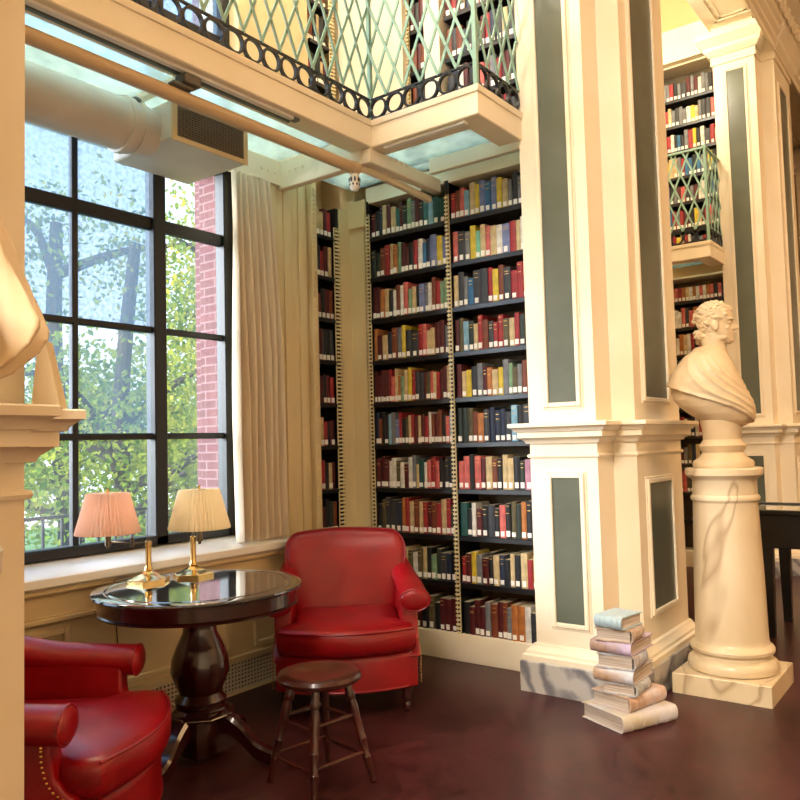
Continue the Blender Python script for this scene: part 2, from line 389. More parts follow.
def make_pier(loc, plan):
    pier = empty('pier', loc)
    m = MB(); m.stack(plan, [(0, .075), (.168, .075), (.174, .068)]); o = m.build('plinth', GREYM, pier); o['label'] = 'grey marble plinth'
    m = MB(); m.stack(plan, [(.174, .066), (.205, .066), (.213, .050), (.228, .047), (.25, .022), (.262, .018), (.27, .0)]); m.build('base_moulding', CREAM, pier)
    m = MB(); m.stack(plan, [(.26, 0), (1.345, 0)]); m.build('pedestal', CREAM, pier, ang=20)
    m = MB(); m.stack(plan, [(1.345, 0), (1.346, .010), (1.356, .014), (1.366, .010), (1.368, 0), (1.428, 0), (1.430, .018), (1.442, .022), (1.462, .046), (1.464, .054), (1.497, .054), (1.499, .066), (1.510, .072), (1.524, .088), (1.526, .096), (1.545, .096), (1.549, .092), (1.55, 0)]); m.build('ledge', CREAM, pier)
    m = MB(); m.stack(plan, [(1.55, 0), (5.43, 0)]); m.build('shaft', CREAM, pier, ang=20)
    m = MB(); m.stack(plan, [(5.43, 0), (5.432, .016), (5.45, .02), (5.46, .016), (5.52, .016), (5.522, .03), (5.56, .06), (5.58, .075), (5.61, .08), (5.63, .10), (5.68, .13), (5.69, .14), (5.75, .14), (5.76, 0), (6.8, 0)]); m.build('capital', CREAM, pier)
    px_, py_ = 1.91, -4.80
    panel(pier, 'upper', 'y', -.63, -2.055+px_, -1.88+px_, 1.665, 5.33)
    panel(pier, 'lower', 'y', -.63, -2.055+px_, -1.88+px_, .40, 1.228)
    panel(pier, 'upper', 'x', .28, 4.56+py_, 4.965+py_, 1.69, 5.2)
    panel(pier, 'lower', 'x', .28, 4.56+py_, 4.965+py_, .44, 1.178)
    return pier
pier = make_pier((-1.91, 4.80, 0), PLAN)
T(pier, 'tall cream pier with green panels, directly behind the marble bust on its column', 'pillar', 'panelled piers along the hall')
p2 = make_pier((-1.91, .30, 0), NEARPLAN); T(p2, 'cream pier at the left edge of the photo, nearest the red armchair', 'pillar', 'panelled piers along the hall')
p2 = copy_tree(pier, None, (0, BAY, 0)); T(p2, 'far cream panelled pier with moulded capital behind the black display table', 'pillar', 'panelled piers along the hall')
p2 = copy_tree(pier, None, (0, 2*BAY, 0)); T(p2, 'farthest cream pier, at the right edge beyond the display table pier', 'pillar', 'panelled piers along the hall')

m = MB()
for dy in (0, BAY): m.box(-3.74, -2.2, 4.33+dy, 4.739+dy, 5.70, 5.84); m.box(-3.74, -2.2, 4.38+dy, 4.739+dy, 5.84, 6.1)
ST(m.build('trim_architrave', CREAM, smooth=False))
# hall entablature with carved frieze above the capitals
m = MB(); m.box(-2.22, -1.62, -7, 17, 5.85, 6.8)
for y0 in (5.55, 1.05, 10.05):
    for k, w_ in ((.012, .0), (.006, .06)):
        a, b = y0+w_, y0+3.0-w_
        for x0, x1, ya, yb in ((-2.12+w_, -2.09+w_, a, b), (-1.75-w_, -1.72-w_, a, b), (-2.12+w_, -1.72-w_, a, a+.03), (-2.12+w_, -1.72-w_, b-.03, b)): m.box(x0, x1, ya, yb, 5.85-k, 5.85)
ST(m.build('trim_beam', CREAM))
m = MB(); prof = [(-1.62, 5.50), (-1.60, 5.50), (-1.60, 5.56), (-1.57, 5.58), (-1.57, 5.62), (-1.53, 5.65), (-1.53, 5.70), (-1.50, 5.72), (-1.50, 5.98), (-1.42, 6.02), (-1.36, 6.08), (-1.22, 6.14), (-1.12, 6.24), (-1.10, 6.40), (-1.02, 6.50), (-1.0, 6.8), (-1.62, 6.8)]
m.loops([[(x, y, z) for x, z in prof] for y in (-6.9, 16.9)]); ST(m.build('trim_cornice', CREAM))
m = MB(); random.seed(3)
for i in range(60):
    y = 3.0+i*.2
    pts = [(-1.48, y+.09*math.cos(a)*(1-a/14), 5.86+.09*math.sin(a)*(1-a/14)) for a in [k*.6 for k in range(16)]]
    m.tube(pts, [.026*(1-k/22) for k in range(16)], 6)
    m.ell((-1.48, y+.1, 5.86), (.03, .03, .05), 8); m.ell((-1.36, y, 6.10), (.05, .05, .05), 8); m.ell((-1.36, y+.1, 6.08), (.04, .03, .06), 8)
    for k in range(4): m.ell((-1.47, y+.05*math.cos(k*1.6+.4), 5.86+.085*math.sin(k*1.6+.4)), (.02, .03, .02), 6)
ST(m.build('trim_carving', CREAM))

# ------------------------------------------------------------------ bookcases
PAL = {'r': '#A5252B', 'R': '#571014', 'b': '#15161A', 'n': '#1E2A44', 'B': '#2F6E9E', 'l': '#86B6CF', 'g': '#7FA27C', 'G': '#26332B', 't': '#27696A', 'T': '#0E4A44',
       'o': '#C0763A', 'O': '#7E3C20', 'y': '#E3C63A', 'w': '#E9E4DA', 'c': '#D6BC8C', 'e': '#7C7E82', 'E': '#37393F', 'p': '#D96A62', 'v': '#7C86B4', 'k': '#5F5433', 'L': '#C78AA0', 'm': '#7FC7A6'}
CN = {'r': 'crimson', 'R': 'maroon', 'b': 'black', 'n': 'navy', 'B': 'blue', 'l': 'light blue', 'g': 'sage green', 'G': 'dark green', 't': 'teal', 'T': 'deep teal', 'o': 'orange-tan', 'O': 'rust brown',
      'y': 'yellow', 'w': 'white', 'c': 'cream', 'e': 'grey', 'E': 'charcoal', 'p': 'salmon pink', 'v': 'dusty blue', 'k': 'olive brown', 'L': 'rose pink', 'm': 'mint green'}
BM = {k: mat('book_cloth_'+CN[k].replace(' ', '_'), h, .55, col2='#%02X%02X%02X' % tuple(int(int(h[i:i+2], 16)*.82) for i in (1, 3, 5)), scale=18) for k, h in PAL.items()}
ZS = [.178, .515, .825, 1.137, 1.447, 1.750, 2.059, 2.365, 2.672, 2.972]
LEFT = ['ecRRcORbkbRRR', 'OOROcRckwkcbgGEnb', 'bkEEnorcOcrROrcrG', 'RRRwwkwRwecTwprpbbbb', 'nObblevrbkcrRcRrwORObpl', 'RRRRRrpcogcyrEERkpcrRRc', 'oRcnOeyEErpcCRRe', 'RRocbwOwpgcbvewOrgg', 'GGOrcogRRbrwBnvyv', 'RbncRctRGgeRbtlTT']
RIGHT = ['bRRReOROeoowEGR', 'rRyeRbcnbcbcrcRG', 'TbwRbEbpbkGobnRb', 'ppbpRcObcCbGLbb', 'GGkOoEnnnElbErp', 'RcyEeRocyegkeOORR', 'RklGcrOErrkcrGcnr', 'cEeBEEryOErrprR', 'pEeymcpcwvrcwbE', 'rOplcyvBvyceEegw']
LEFT = [s_.replace('C', 'c') for s_ in LEFT]; RIGHT = [s_.replace('C', 'c') for s_ in RIGHT]
ORD = ['first', 'second', 'third', 'fourth', 'fifth', 'sixth', 'seventh', 'eighth', 'ninth', 'tenth', 'eleventh', 'twelfth', 'thirteenth', 'fourteenth', 'fifteenth', 'sixteenth', 'seventeenth', 'eighteenth', 'nineteenth', 'twentieth', 'twenty-first', 'twenty-second', 'twenty-third', 'twenty-fourth', 'twenty-fifth']

def ratchet(x, y, z0, z1, parent, face='y', wd=.028):
    m = MB(); n = int((z1-z0)/.028)
    def bx(a0, a1, d0, d1, c0, c1):
        if face == 'y': m.box(x+a0, x+a1, y-d1, y-d0, c0, c1)
        else: m.box(x+d0, x+d1, y+a0, y+a1, c0, c1)
    bx(-wd/2, wd/2, 0, .006, z0, z1)
    for i in range(n):
        z = z0+i*.028
        bx(-wd/2, wd/2, .006, .022, z, z+.013)
    m.mi = 1
    for i in range(n):
        z = z0+i*.028
        bx(-wd/2+.006, wd/2-.006, .0055, .0075, z+.013, z+.028)  # black pads put the dark interior between the teeth into colour
    m.mi = 0
    o = m.build('ratchet_strip', [STRIP, BLACK], parent, smooth=False); o['label'] = 'cream toothed shelf strip'
def bookcase(loc, bays, zs, z0, z1, depth=.29, plinth=True):
    """bays: list of (x0,x1) in local x, front at local y=0"""
    root = empty('bookcase', loc)
    xa, xb = bays[0][0]-.03, bays[-1][1]+.03
    m = MB(); m.box(xa, xb, depth-.015, depth, z0, z1); m.build('back_panel', CASEBK, root, smooth=False)
    ups = [xa] + [(bays[i][1]+bays[i+1][0])/2-.015 for i in range(len(bays)-1)] + [xb-.03]
    for u in ups:
        m = MB(); m.box(u, u+.03, .012, depth-.015, z0, z1); m.build('upright', SHELF, root, smooth=False)
    for (x0, x1) in bays:
        for z in zs:
            if z == zs[0] and plinth: continue
            m = MB(); m.box(x0-.002, x1+.002, .004, depth-.015, z-.034, z); m.bevel(.003, 1); m.build('shelf', SHELF, root)
        m = MB(); m.box(x0-.002, x1+.002, .004, depth-.015, z1-.02, z1); m.build('top_board', CREAM, root)
    if plinth:
        m = MB(); m.box(xa, xb, -.012, depth-.015, 0, zs[0]); m.bevel(.008, 2); o = m.build('plinth', CREAM, root); o['label'] = 'cream painted plinth'
    for u in ups: ratchet(u+.015, .012, z0+.05 if not plinth else zs[0], z1-.1, root)
    return root
NB = [(.03, .70), (.74, 1.39)]
NX = -3.615
bc = bookcase((NX, 4.42, 0), NB, ZS, .0, 3.25)
m = MB(); m.box(NX, -2.2, 4.43, 4.70, 3.251, 3.35); ST(m.build('trim_case_top', CREAM, smooth=False))
T(bc, 'tall double-bay bookcase with black shelves between window alcove corner and the pier', 'bookcase', 'built-in bookcases')
def prof_book(mb, x0, t, d, h, z0, y0, mi, band=None, lab=None):
    """book shape into mb: rounded spine towards -y"""
    mb.mi = mi
    b = min(.007, t*.22)
    sp = [(x0+t*u, y0-b*math.sin(math.pi*u)) for u in (0, .2, .5, .8, 1)]
    ring = sp + [(x0+t, y0+d), (x0, y0+d)]
    mb.loops([[(x, y, z0) for x, y in ring], [(x, y, z0+h) for x, y in ring]])
books = []
def row(s_, bx0, bx1, z, zn, y, lean=None):
    """list of book dicts filling a shelf"""
    ws = [random.uniform(.8, 1.25)*(1.3 if c in 'TEvL' else 1) for c in s_]
    k = (bx1-bx0-.006-.0012*len(s_))/sum(ws); x = bx0+.003; out = []
    base = random.uniform(.195, .22)
    for c, q in zip(s_, ws):
        t = q*k; h = min(base*random.uniform(.84, 1.16), zn-z-.045)
        out.append(dict(c=c, x=x, t=t, h=h, z=z, d=random.uniform(.15, .19), y=y+random.uniform(0, .012)))
        x += t+.0012
    return out
random.seed(21)
allrows = []
for ri in range(10):
    zn = ZS[ri+1]-.026 if ri < 9 else 3.24
    for bay, codes in (('left', LEFT[ri]), ('right', RIGHT[ri])):
        b0, b1 = NB[0] if bay == 'left' else NB[1]
        bs = row(codes, NX+b0, NX+b1, ZS[ri], zn, 4.42+.022)
        for i, b in enumerate(bs): b.update(bay=bay, row=ri, i=i, n=len(bs))
        allrows += bs
# books hidden behind the armchair are left out
vis = [b for b in allrows if not (b['bay'] == 'left' and ((b['row'] == 0 and b['i'] < 4) or (b['row'] == 1 and b['i'] < 5)))]
vis.sort(key=lambda b: -b['t']*b['h']*(1.15 if b['bay'] == 'right' else 1))
single, rest = vis[:296], vis[296:]
def book_obj(b):
    mb = MB(); t, h, d = b['t'], b['h'], b['d']
    prof_book(mb, 0, t, d, h, 0, 0, 0)
    mb.mi = 1; mb.box(.002, t-.002, .004, d-.003, h-.0006, h+.0006)
    if random.random() < .45:
        mb.mi = 2; bb = min(.007, t*.22)
        for f in (random.uniform(.70, .8), random.uniform(.83, .92)):
            mb.box(t*.22, t*.78, -bb-.0006, 0, h*f, h*f+.004)
    o = mb.build('book', [BM[b['c']], PAPER, GILT], None, loc=(b['x'], b['y'], b['z']))
    bb = min(.007, t*.22)
    if random.random() < .9:
        q = MB(); lw = min(t*.78, .026); q.box(t/2-lw/2, t/2+lw/2, -bb-.0012, -.001, .010, .010+random.uniform(.028, .038))
        l = q.build('spine_label', LABEL, o, smooth=False); l['label'] = 'white paper spine label'
    top = 10-b['row']
    sh = 'top shelf' if top == 1 else ('bottom shelf' if top == 10 else ORD[top-1]+' shelf down')
    pos = ORD[b['i']]+' from left' if b['i'] < b['n']-6 else (ORD[b['n']-1-b['i']]+' from right' if b['i'] < b['n']-1 else 'last at right')
    T(o, '%s book, %s on the %s, %s bay of the bookcase' % (CN[b['c']], pos, sh, b['bay']), 'book', 'books in the alcove bookcase')
for b in single: book_obj(b)

# ---- side bookcase in the window wall, facing the hall
sb = empty('bookcase', (-3.77, 0, 0))
m = MB(); m.box(-.30, -.28, 3.985, 4.30, .84, 3.2); m.build('back_panel', CASEBK, sb, smooth=False)
for a, b_ in ((3.985, 4.0), (4.27, 4.30)):
    m = MB(); m.box(-.28, -.012, a, b_, .84, 3.2); m.build('upright', SHELF, sb, smooth=False)
for z in ZS[2:]:
    m = MB(); m.box(-.28, -.004, 4.0, 4.27, z-.026, z); m.build('shelf', SHELF, sb, smooth=False)
ratchet(-.01, 4.268, .86, 3.05, sb, 'x', .05)
T(sb, 'narrow slot bookcase beside the curtain, facing the hall', 'bookcase', 'built-in bookcases')
# corner post between the two lower bookcases
m = MB(); m.box(-3.80, -3.768, 4.30, 4.425, 0, 3.2); m.box(-3.80, -3.632, 4.418, 4.45, 0, 3.2); m.box(-3.80, -3.63, 4.44, 4.74, 0, 3.25)
ST(m.build('trim_corner_post', WARMW, smooth=False))
m = MB(); m.box(-3.80, -3.61, 4.395, 4.42, 3.06, 3.26); ST(m.build('trim_valance', WARMW, smooth=False))

# ---- upper gallery bookcases (and the next alcove's)
UZ = [3.50, 3.80, 4.10, 4.40, 4.70, 5.0, 5.3]
ub = bookcase((NX, 4.42, 0), [(.44, .56), (.74, 1.40)], UZ, 3.44, 5.7, plinth=False)
T(ub, 'upper gallery bookcase seen through the green railing above the alcove', 'bookcase', 'built-in bookcases')
m = MB(); m.box(-3.79, -3.19, 4.36, 4.74, 3.43, 5.7); m.box(-3.03, -2.90, 4.40, 4.74, 3.43, 5.7)
ST(m.build('trim_gallery_post', CREAM, smooth=False))
us = empty('bookcase', (-3.77, 0, 0))
m = MB(); m.box(-.30, -.28, 4.0, 4.28, 3.44, 5.7); m.build('back_panel', CASEBK, us, smooth=False)
for z in UZ:
    m = MB(); m.box(-.28, -.004, 4.03, 4.24, z-.026, z); m.build('shelf', SHELF, us, smooth=False)
ratchet(-.01, 4.26, 3.5, 5.5, us, 'x', .04)
T(us, 'narrow dark slot bookcase on the gallery beside the upper window', 'bookcase', 'built-in bookcases')
for zs, z0, z1, pl, lab in ((ZS, 0, 3.25, True, 'lower bookcase of the next alcove, behind the marble bust'), (UZ, 3.44, 5.7, False, 'upper bookcase of the next alcove, behind its small balcony')):
    o = bookcase((NX, 4.42+BAY, 0), [(.74, 1.40)], zs, z0, z1, plinth=pl); T(o, lab, 'bookcase', 'built-in bookcases')

# ---- all the remaining, smaller-looking books as one object
mb = MB(); keys = list(PAL); random.seed(5)
def put(b, rot=None):
    n0 = len(mb.bm.verts)
    prof_book(mb, b['x'], b['t'], b['d'], b['h'], b['z'], b['y'], keys.index(b['c']))
    bb = min(.007, b['t']*.22)
    if random.random() < .85:
        mb.mi = len(keys); lw = min(b['t']*.78, .028); xm = b['x']+b['t']/2
        mb.box(xm-lw/2, xm+lw/2, b['y']-bb-.0012, b['y'], b['z']+.01, b['z']+.045)
    if rot:
        mb.bm.verts.ensure_lookup_table()
        for v in mb.bm.verts[n0:]: v.co = rot @ v.co
for b in rest: put(b)
def rnd(n, pool): return ''.join(random.choice(pool) for _ in range(n))
POOL = 'rRbEnGOpcewkRbOrRE'
for z, zn in zip(UZ, UZ[1:]+[5.68]):
    for b in row(rnd(3, 'RbEnO'), NX+.44, NX+.56, z, zn-.026, 4.442): put(b)
    for b in row(rnd(16, POOL), NX+.74, NX+1.40, z, zn-.026, 4.442): put(b)
    for b in row(rnd(15, 'rRpbEnBeeycrw'), NX+.74, NX+1.40, z, zn-.026, 4.442+BAY): put(b)
for k, z in enumerate(ZS[2:]):
    zn = ZS[3+k] if k < 7 else 3.2
    for b in row(rnd(16, 'prpwcobEprw' if k > 3 else 'rbwepEkrRcnw'), NX+.74, NX+1.40, z, zn-.026, 4.442+BAY): put(b)
# slot cases: built facing -y then turned to face +x
for zs in (ZS[2:], UZ):
    for k, z in enumerate(zs):
        zn = zs[k+1] if k < len(zs)-1 else z+.28
        w_ = (4.0, 4.25) if zs is not UZ else (4.03, 4.235)
        for b in row(rnd(6, 'RRbGrOEcR'), 0, w_[1]-w_[0], z, zn-.026, 0):
            put(b, Matrix.Translation((-3.80, w_[0], 0)) @ Matrix.Rotation(R(90), 4, 'Z'))
o = mb.build('books', [BM[k] for k in keys] + [LABEL])
o['kind'] = 'stuff'; T(o, 'smaller rows of books in the side slot, upper gallery and the next alcove', 'books')

# ------------------------------------------------------------------ gallery balcony
ZB, ZT = 3.265, 3.43
def balcony(dy, full):
    g = empty('gallery_balcony', (-2.93, 3.66+dy, ZB))
    def loc_box(mb, x0, x1, y0, y1, z0, z1): mb.box(x0+2.93, x1+2.93, y0-3.66, y1-3.66, z0-ZB, z1-ZB)
    ys = .95 if full else 3.2
    plan = [(-2.93, ys), (-2.93, 3.66), (-2.17, 3.66), (-2.17, 4.17), (-2.33, 4.17), (-2.33, 3.82), (-3.09, 3.82), (-3.09, ys)]
    plan = [(x+2.93, y-3.66) for x, y in plan]
    m = MB(); m.stack(plan, [(0, -.006), (.006, 0), (.128, 0), (.130, .008), (.150, .012), (.165, .012)]); m.build('fascia', CREAM, g)
    # glass floor panes
    for x0, x1, y0, y1 in ((-3.75, -3.09, ys, 2.45), (-3.75, -3.09, 2.48, 3.64), (-3.09, -2.33, 3.82, 4.27), (-3.75, -3.12, 3.70, 4.42), (-3.12, -2.2, 4.31, 4.42)):
        if not full and x0 < -3.5: continue
        m = MB(); loc_box(m, x0, x1, y0, y1, 3.36, 3.385); m.build('glass_floor', FLOORGL, g, smooth=False)
    if full:
        for x0, x1, y0, y1, z0, z1 in ((-3.748, -3.001, 3.64, 3.70, 3.17, 3.36), (-3.0, -2.93, 3.64, 4.41, 3.17, 3.262), (-3.748, -3.70, .95, 3.66, 3.19, 3.36), (-3.75, -3.09, 2.44, 2.49, 3.33, 3.39), (-2.93, -2.2, 4.27, 4.31, 3.26, 3.39), (-3.13, -3.05, 3.8, 3.86, 3.3, 3.4)):
            m = MB(); loc_box(m, x0, x1, y0, y1, z0, z1); m.bevel(.006, 1); b = m.build('beam', CREAM, g)
        m = MB()
        for yy in (3.47, 3.53, 3.59): m.ell((-3.705+2.93, yy-3.66, 3.27-ZB), (.012, .014, .014), 8)
        for yy in (3.9, 3.96, 4.02): m.ell((-2.925+2.93, yy-3.66, 3.25-ZB), (.010, .012, .012), 8)
        for xx in (-3.62, -3.56, -3.5): m.ell((xx+2.93, 3.64-3.66, 3.28-ZB), (.012, .010, .012), 8)
        m.build('bolt', CREAM, g)
    return g
g = balcony(0, True); T(g, 'cream fascia and glass floor of the gallery above the reading alcove', 'balcony', 'gallery balconies')
g = balcony(BAY, False); T(g, 'small cream balcony of the next alcove, beyond the pier', 'balcony', 'gallery balconies')

def railing(dy, segs, top=4.36):
    g = empty('gallery_railing', (-2.93, 3.66+dy, ZT))
    ring = .1275
    posts = set()
    for (a, b) in segs:
        a = Vector((a[0]+2.93, a[1]-3.66, 0)); b = Vector((b[0]+2.93, b[1]-3.66, 0)); L = (b-a).length; d = (b-a)/L
        n = max(1, round(L/ring)); p = L/n; nrm = Vector((-d.y, d.x, 0)); H = top-ZT
        m = MB()      # black band of rings
        m.bar(a+Vector((0, 0, .008)), b+Vector((0, 0, .008)), .012, .018); m.bar(a+Vector((0, 0, .138)), b+Vector((0, 0, .138)), .010, .016)
        for i in range(n):
            c = a+d*(p*(i+.5))+Vector((0, 0, .073)); r = min(.06, p/2-.002)
            seg = 20
            rings = []
            for k in range(seg+1):
                t = 2*math.pi*k/seg; o_ = d*math.cos(t)+Vector((0, 0, 1))*math.sin(t)
                rings.append([c+o_*(r+i1)+nrm*j1 for i1, j1 in ((-.008, -.010), (.005, -.010), (.005, .010), (-.008, .010))])
            m.loops(rings, cap=False)
        q = m.build('ring_band', IRON, g); q['label'] = 'black band of iron rings'
        m = MB(); z0 = .146; hh = .30; rows_ = (H-z0)/hh
        for i in range(-int(rows_*2)-2, n+1):
            for sgn in (1, -1):
                # line: x = i*p + sgn*(z-z0)*p/hh clipped to the segment
                u0 = i*p if sgn > 0 else (n-i)*p; v0 = 0; u1 = u0+sgn*(H-z0)*p/hh; v1 = H-z0
                if sgn > 0:
                    if u0 < 0: v0 += (0-u0)*hh/p; u0 = 0
                    if u1 > L: v1 -= (u1-L)*hh/p; u1 = L
                else:
                    if u0 > L: v0 += (u0-L)*hh/p; u0 = L
                    if u1 < 0: v1 -= (0-u1)*hh/p; u1 = 0
                if v1-v0 > .02:
                    off = nrm*(.0045*sgn)
                    m.bar(a+d*u0+Vector((0, 0, z0+v0))+off, a+d*u1+Vector((0, 0, z0+v1))+off, .017, .008, up=nrm.cross(Vector((0, 0, 1))))
        for k in range(int((H-z0)/(hh/2))+1):
            for i in range(n+1):
                u = i*p+(p/2 if k % 2 else 0)
                if u <= L and z0+k*hh/2 < H: m.ell(a+d*u+Vector((0, 0, z0+k*hh/2)), (.013, .013, .013), 6)
        m.build('lattice', MINT, g)
        m = MB(); m.bar(a+Vector((0, 0, H)), b+Vector((0, 0, H)), .02, .035); m.build('top_rail', MINT, g)
        for q in ((a, b) if b.y < .4 else (a,)): posts.add((round(q.x, 3), round(q.y, 3)))
    for x, y in sorted(posts):
        m = MB(); m.box(x-.012, x+.012, y-.012, y+.012, 0, top-ZT+.03); m.build('post', MINT, g)
    return g
segs = [((-2.945, .98), (-2.945, 3.675)), ((-2.945, 3.675), (-2.185, 3.675)), ((-2.185, 3.675), (-2.185, 4.165))]
g = railing(0, segs); T(g, 'mint green lattice railing with black rings along the gallery edge above the alcove', 'railing', 'gallery railings')
g = railing(BAY, [((-2.945, 3.675), (-2.185, 3.675)), ((-2.185, 3.675), (-2.185, 4.165))], 4.40); T(g, 'small mint lattice railing on the balcony beyond the pier', 'railing', 'gallery railings')

# ------------------------------------------------------------------ duct, pipe, strip lights under the gallery
d = empty('air_duct', (-3.5, 1.9, 3.0))
m = MB(); cx, cz, r = -.02, .145, .135
TT = Matrix.Translation((cx, 0, cz)) @ Matrix.Rotation(R(-90), 4, 'X')
m.lathe([(-1.0, r), (.40, r), (.402, r+.012), (.42, r+.014), (.44, r+.012), (.442, r+.004), (.47, r+.004), (.472, r+.012), (.49, r+.012), (.495, r), (.585, r-.01)], seg=40, T=TT); m.build('duct_pipe', DUCT, d)
m = MB(); m.box(-.34, .19, .575, 1.09, .065, .275); m.bevel(.008, 1); m.build('vent_box', DUCT, d)
m = MB()
for y0, y1, z0, z1 in ((.575, .605, .06, .275), (1.06, 1.09, .06, .275), (.605, 1.06, .06, .085), (.605, 1.06, .25, .275)): m.box(.188, .20, y0, y1, z0, z1)
f_ = m.build('grille_frame', mat('vent_frame_paint', '#D6B685', .45), d)
m = MB(); m.box(.1895, .191, .605, 1.06, .085, .25); m.mi = 1
for i in range(13): m.box(.191, .197, .605, 1.06, .09+i*.0125, .095+i*.0125)
for i in range(22): m.box(.191, .196, .612+i*.0205, .616+i*.0205, .085, .25)
m.build('louvre', [GRILLE_D, mat('louvre_brown', '#7A6248', .5)], f_, smooth=False)
m = MB(); m.bar((.05, .46, .26), (.05, .46, .36), .012, .012); m.ell((.05, .46, .265), (.03, .03, .02), 8); m.build('hanger', PEWTER, d)
T(d, 'cream round air duct ending in a boxed vent under the gallery glass', 'duct')
pp = empty('overhead_pipe', (-3.04, 2.3, 3.15))
m = MB(); m.tube([(0, -1.4, 0), (0, 1.30, 0)], .036, 16); m.lathe([(0, .04), (.02, .044), (.05, .044), (.06, .036)], T=Matrix.Translation((0, 1.29, 0)) @ Matrix.Rotation(R(-90), 4, 'X'), seg=20); m.build('pipe', PIPEM, pp)
m = MB(); m.tube(smoothpath([(0, 1.33, 0), (.0, 1.38, .015), (.02, 1.5, .01), (.03, 2.08, -.02)]), .026, 12); m.build('branch_pipe', mat('branch_paint', '#E6D6B4', .45), pp)
m = MB(); m.box(-.01, .07, .0, .10, .05, .10); m.box(.0, .05, -.05, .07, .03, .05); m.bevel(.006, 1); m.build('bracket', mat('bracket_grey', '#5B564E', .5), pp)
m = MB(); m.lathe([(0, .020), (-.015, .030), (-.09, .032), (-.11, .018)], c=(.0, 1.32, -.03), seg=16); q = m.build('end_cap', WHITE, pp); q['label'] = 'white and black hanging end cap'
m = MB()
for k in range(8):
    a = k*math.pi/4; m.ell((.031*math.cos(a), 1.32+.031*math.sin(a), -.075), (.006, .006, .02), 6); m.ell((.030*math.cos(a+.4), 1.32+.030*math.sin(a+.4), -.105), (.006, .006, .010), 6)
m.build('cap_pattern', BLACK, q)
T(pp, 'round beige pipe running under the gallery glass in front of the vent', 'pipe')
STW = mat('strip_white', '#F4F2EC', .3); STD = mat('strip_bar', '#6F7670', .4)
for k, (a, b, lab) in enumerate((((-2.985, 1.1, 3.262), (-2.985, 3.05, 3.262), 'long thin white strip under the gallery fascia above the pipe'), ((-2.86, 3.705, 3.262), (-2.30, 3.705, 3.262), 'short thin white strip under the jutting balcony corner'))):
    s_ = empty('strip_light', a); a = Vector(a); b = Vector(b); L = b-a
    m = MB(); m.bar((0, 0, 0), L, .022, .03); m.build('tube', STW, s_)
    m = MB()
    q = Vector((-.045, 0, 0)) if k == 0 else Vector((0, .02, .015))
    if k == 0: m.bar(q, q+L, .02, .02)
    m.box(L.x-.02, L.x+.02, L.y-.02, L.y+.02, -.012, .02); m.build('bracket', STD if k == 0 else STW, s_)
    T(s_, lab, 'light', 'strip lights under the gallery')

# ------------------------------------------------------------------ curtain
m = MB(); rings = []; n = 120; random.seed(2)
for k in range(26):
    v = k/25; z = 3.17 - v*(3.17-.875); ring = []
    pinch = .82+.18*min(1, v*2.0) + .06*v
    for side in (0, 1):
        for i in (range(n+1) if side == 0 else range(n, -1, -1)):
            u = i/n; ph = 2*math.pi*7*u + .5*math.sin(5*u+2*v)
            amp = .024+.034*min(1, v*1.6)
            y = 3.18+.40*u*pinch + (.012*math.sin(6*v)*u)
            x = -3.66 + amp*math.sin(ph) + .008*math.sin(17*u+6*v) - side*.006
            ring.append((x, y, z + (.012*math.sin(ph) if k == 25 else 0)))
    rings.append(ring)
m.loops(rings); cu = m.build('curtain', CURT, ang=70)
T(cu, 'long beige pleated linen curtain gathered at the right side of the window', 'curtain')

# ------------------------------------------------------------------ table and lamps
TX, TY, TZ = -3.065, 2.425, .80
t = empty('pedestal_table', (TX, TY, 0))
m = MB(); m.lathe([(TZ-.022, .47), (TZ-.019, .486), (TZ-.010, .492), (TZ-.003, .487), (TZ-.001, .478), (TZ-.001, .434), (TZ-.001, .43), (TZ-.003, .426), (TZ-.003, .416), (TZ, .411), (TZ, .404), (TZ, .05)], seg=96); m.build('tabletop', TOPBLK, t)
m = MB(); m.lathe([(TZ-.100, .448), (TZ-.098, .466), (TZ-.088, .470), (TZ-.082, .462), (TZ-.022, .462), (TZ-.022, .4)], seg=96); m.build('apron', MAHOG, t)
m = MB(); m.lathe([(.235, .105), (.25, .118), (.27, .122), (.30, .098), (.33, .112), (.40, .138), (.46, .132), (.52, .108), (.58, .080), (.63, .076), (.67, .092), (TZ-.075, .118)], seg=48); m.build('pedestal', MAHOG, t)
m = MB(); sq = [(.135*math.cos(R(45)*k+R(22.5)), .135*math.sin(R(45)*k+R(22.5))) for k in range(8)]
m.stack(sq, [(.195, .02), (.205, .03), (.215, .02), (.225, .0), (.238, -.01), (.24, -.03)])
m.stack([(-.11, -.11), (.11, -.11), (.11, .11), (-.11, .11)], [(.03, 0), (.195, 0)]); m.bevel(.006, 2); m.build('base_block', MAHOG, t, loc=None)
for k in range(4):
    a = R(20+90*k); u = Vector((math.cos(a), math.sin(a), 0)); m = MB()
    pts = smoothpath([u*.06+Vector((0, 0, .15)), u*.14+Vector((0, 0, .17)), u*.22+Vector((0, 0, .13)), u*.30+Vector((0, 0, .06)), u*.38+Vector((0, 0, .035))], 6)
    rings = []; vv = Vector((-u.y, u.x, 0))
    for i, p in enumerate(pts):
        hh = .05-.022*i/len(pts); rings.append([p+vv*.032*x+Vector((0, 0, hh*zz)) for x, zz in ((-1, -1), (1, -1), (1, .6), (.6, 1), (-.6, 1), (-1, .6))])
    m.loops(rings); m.ell(u*.37+Vector((0, 0, .032)), (.034, .034, .032), 12); m.build('foot', MAHOG, t)
T(t, 'round mahogany pedestal table with a glossy black top, between the red armchairs', 'table')

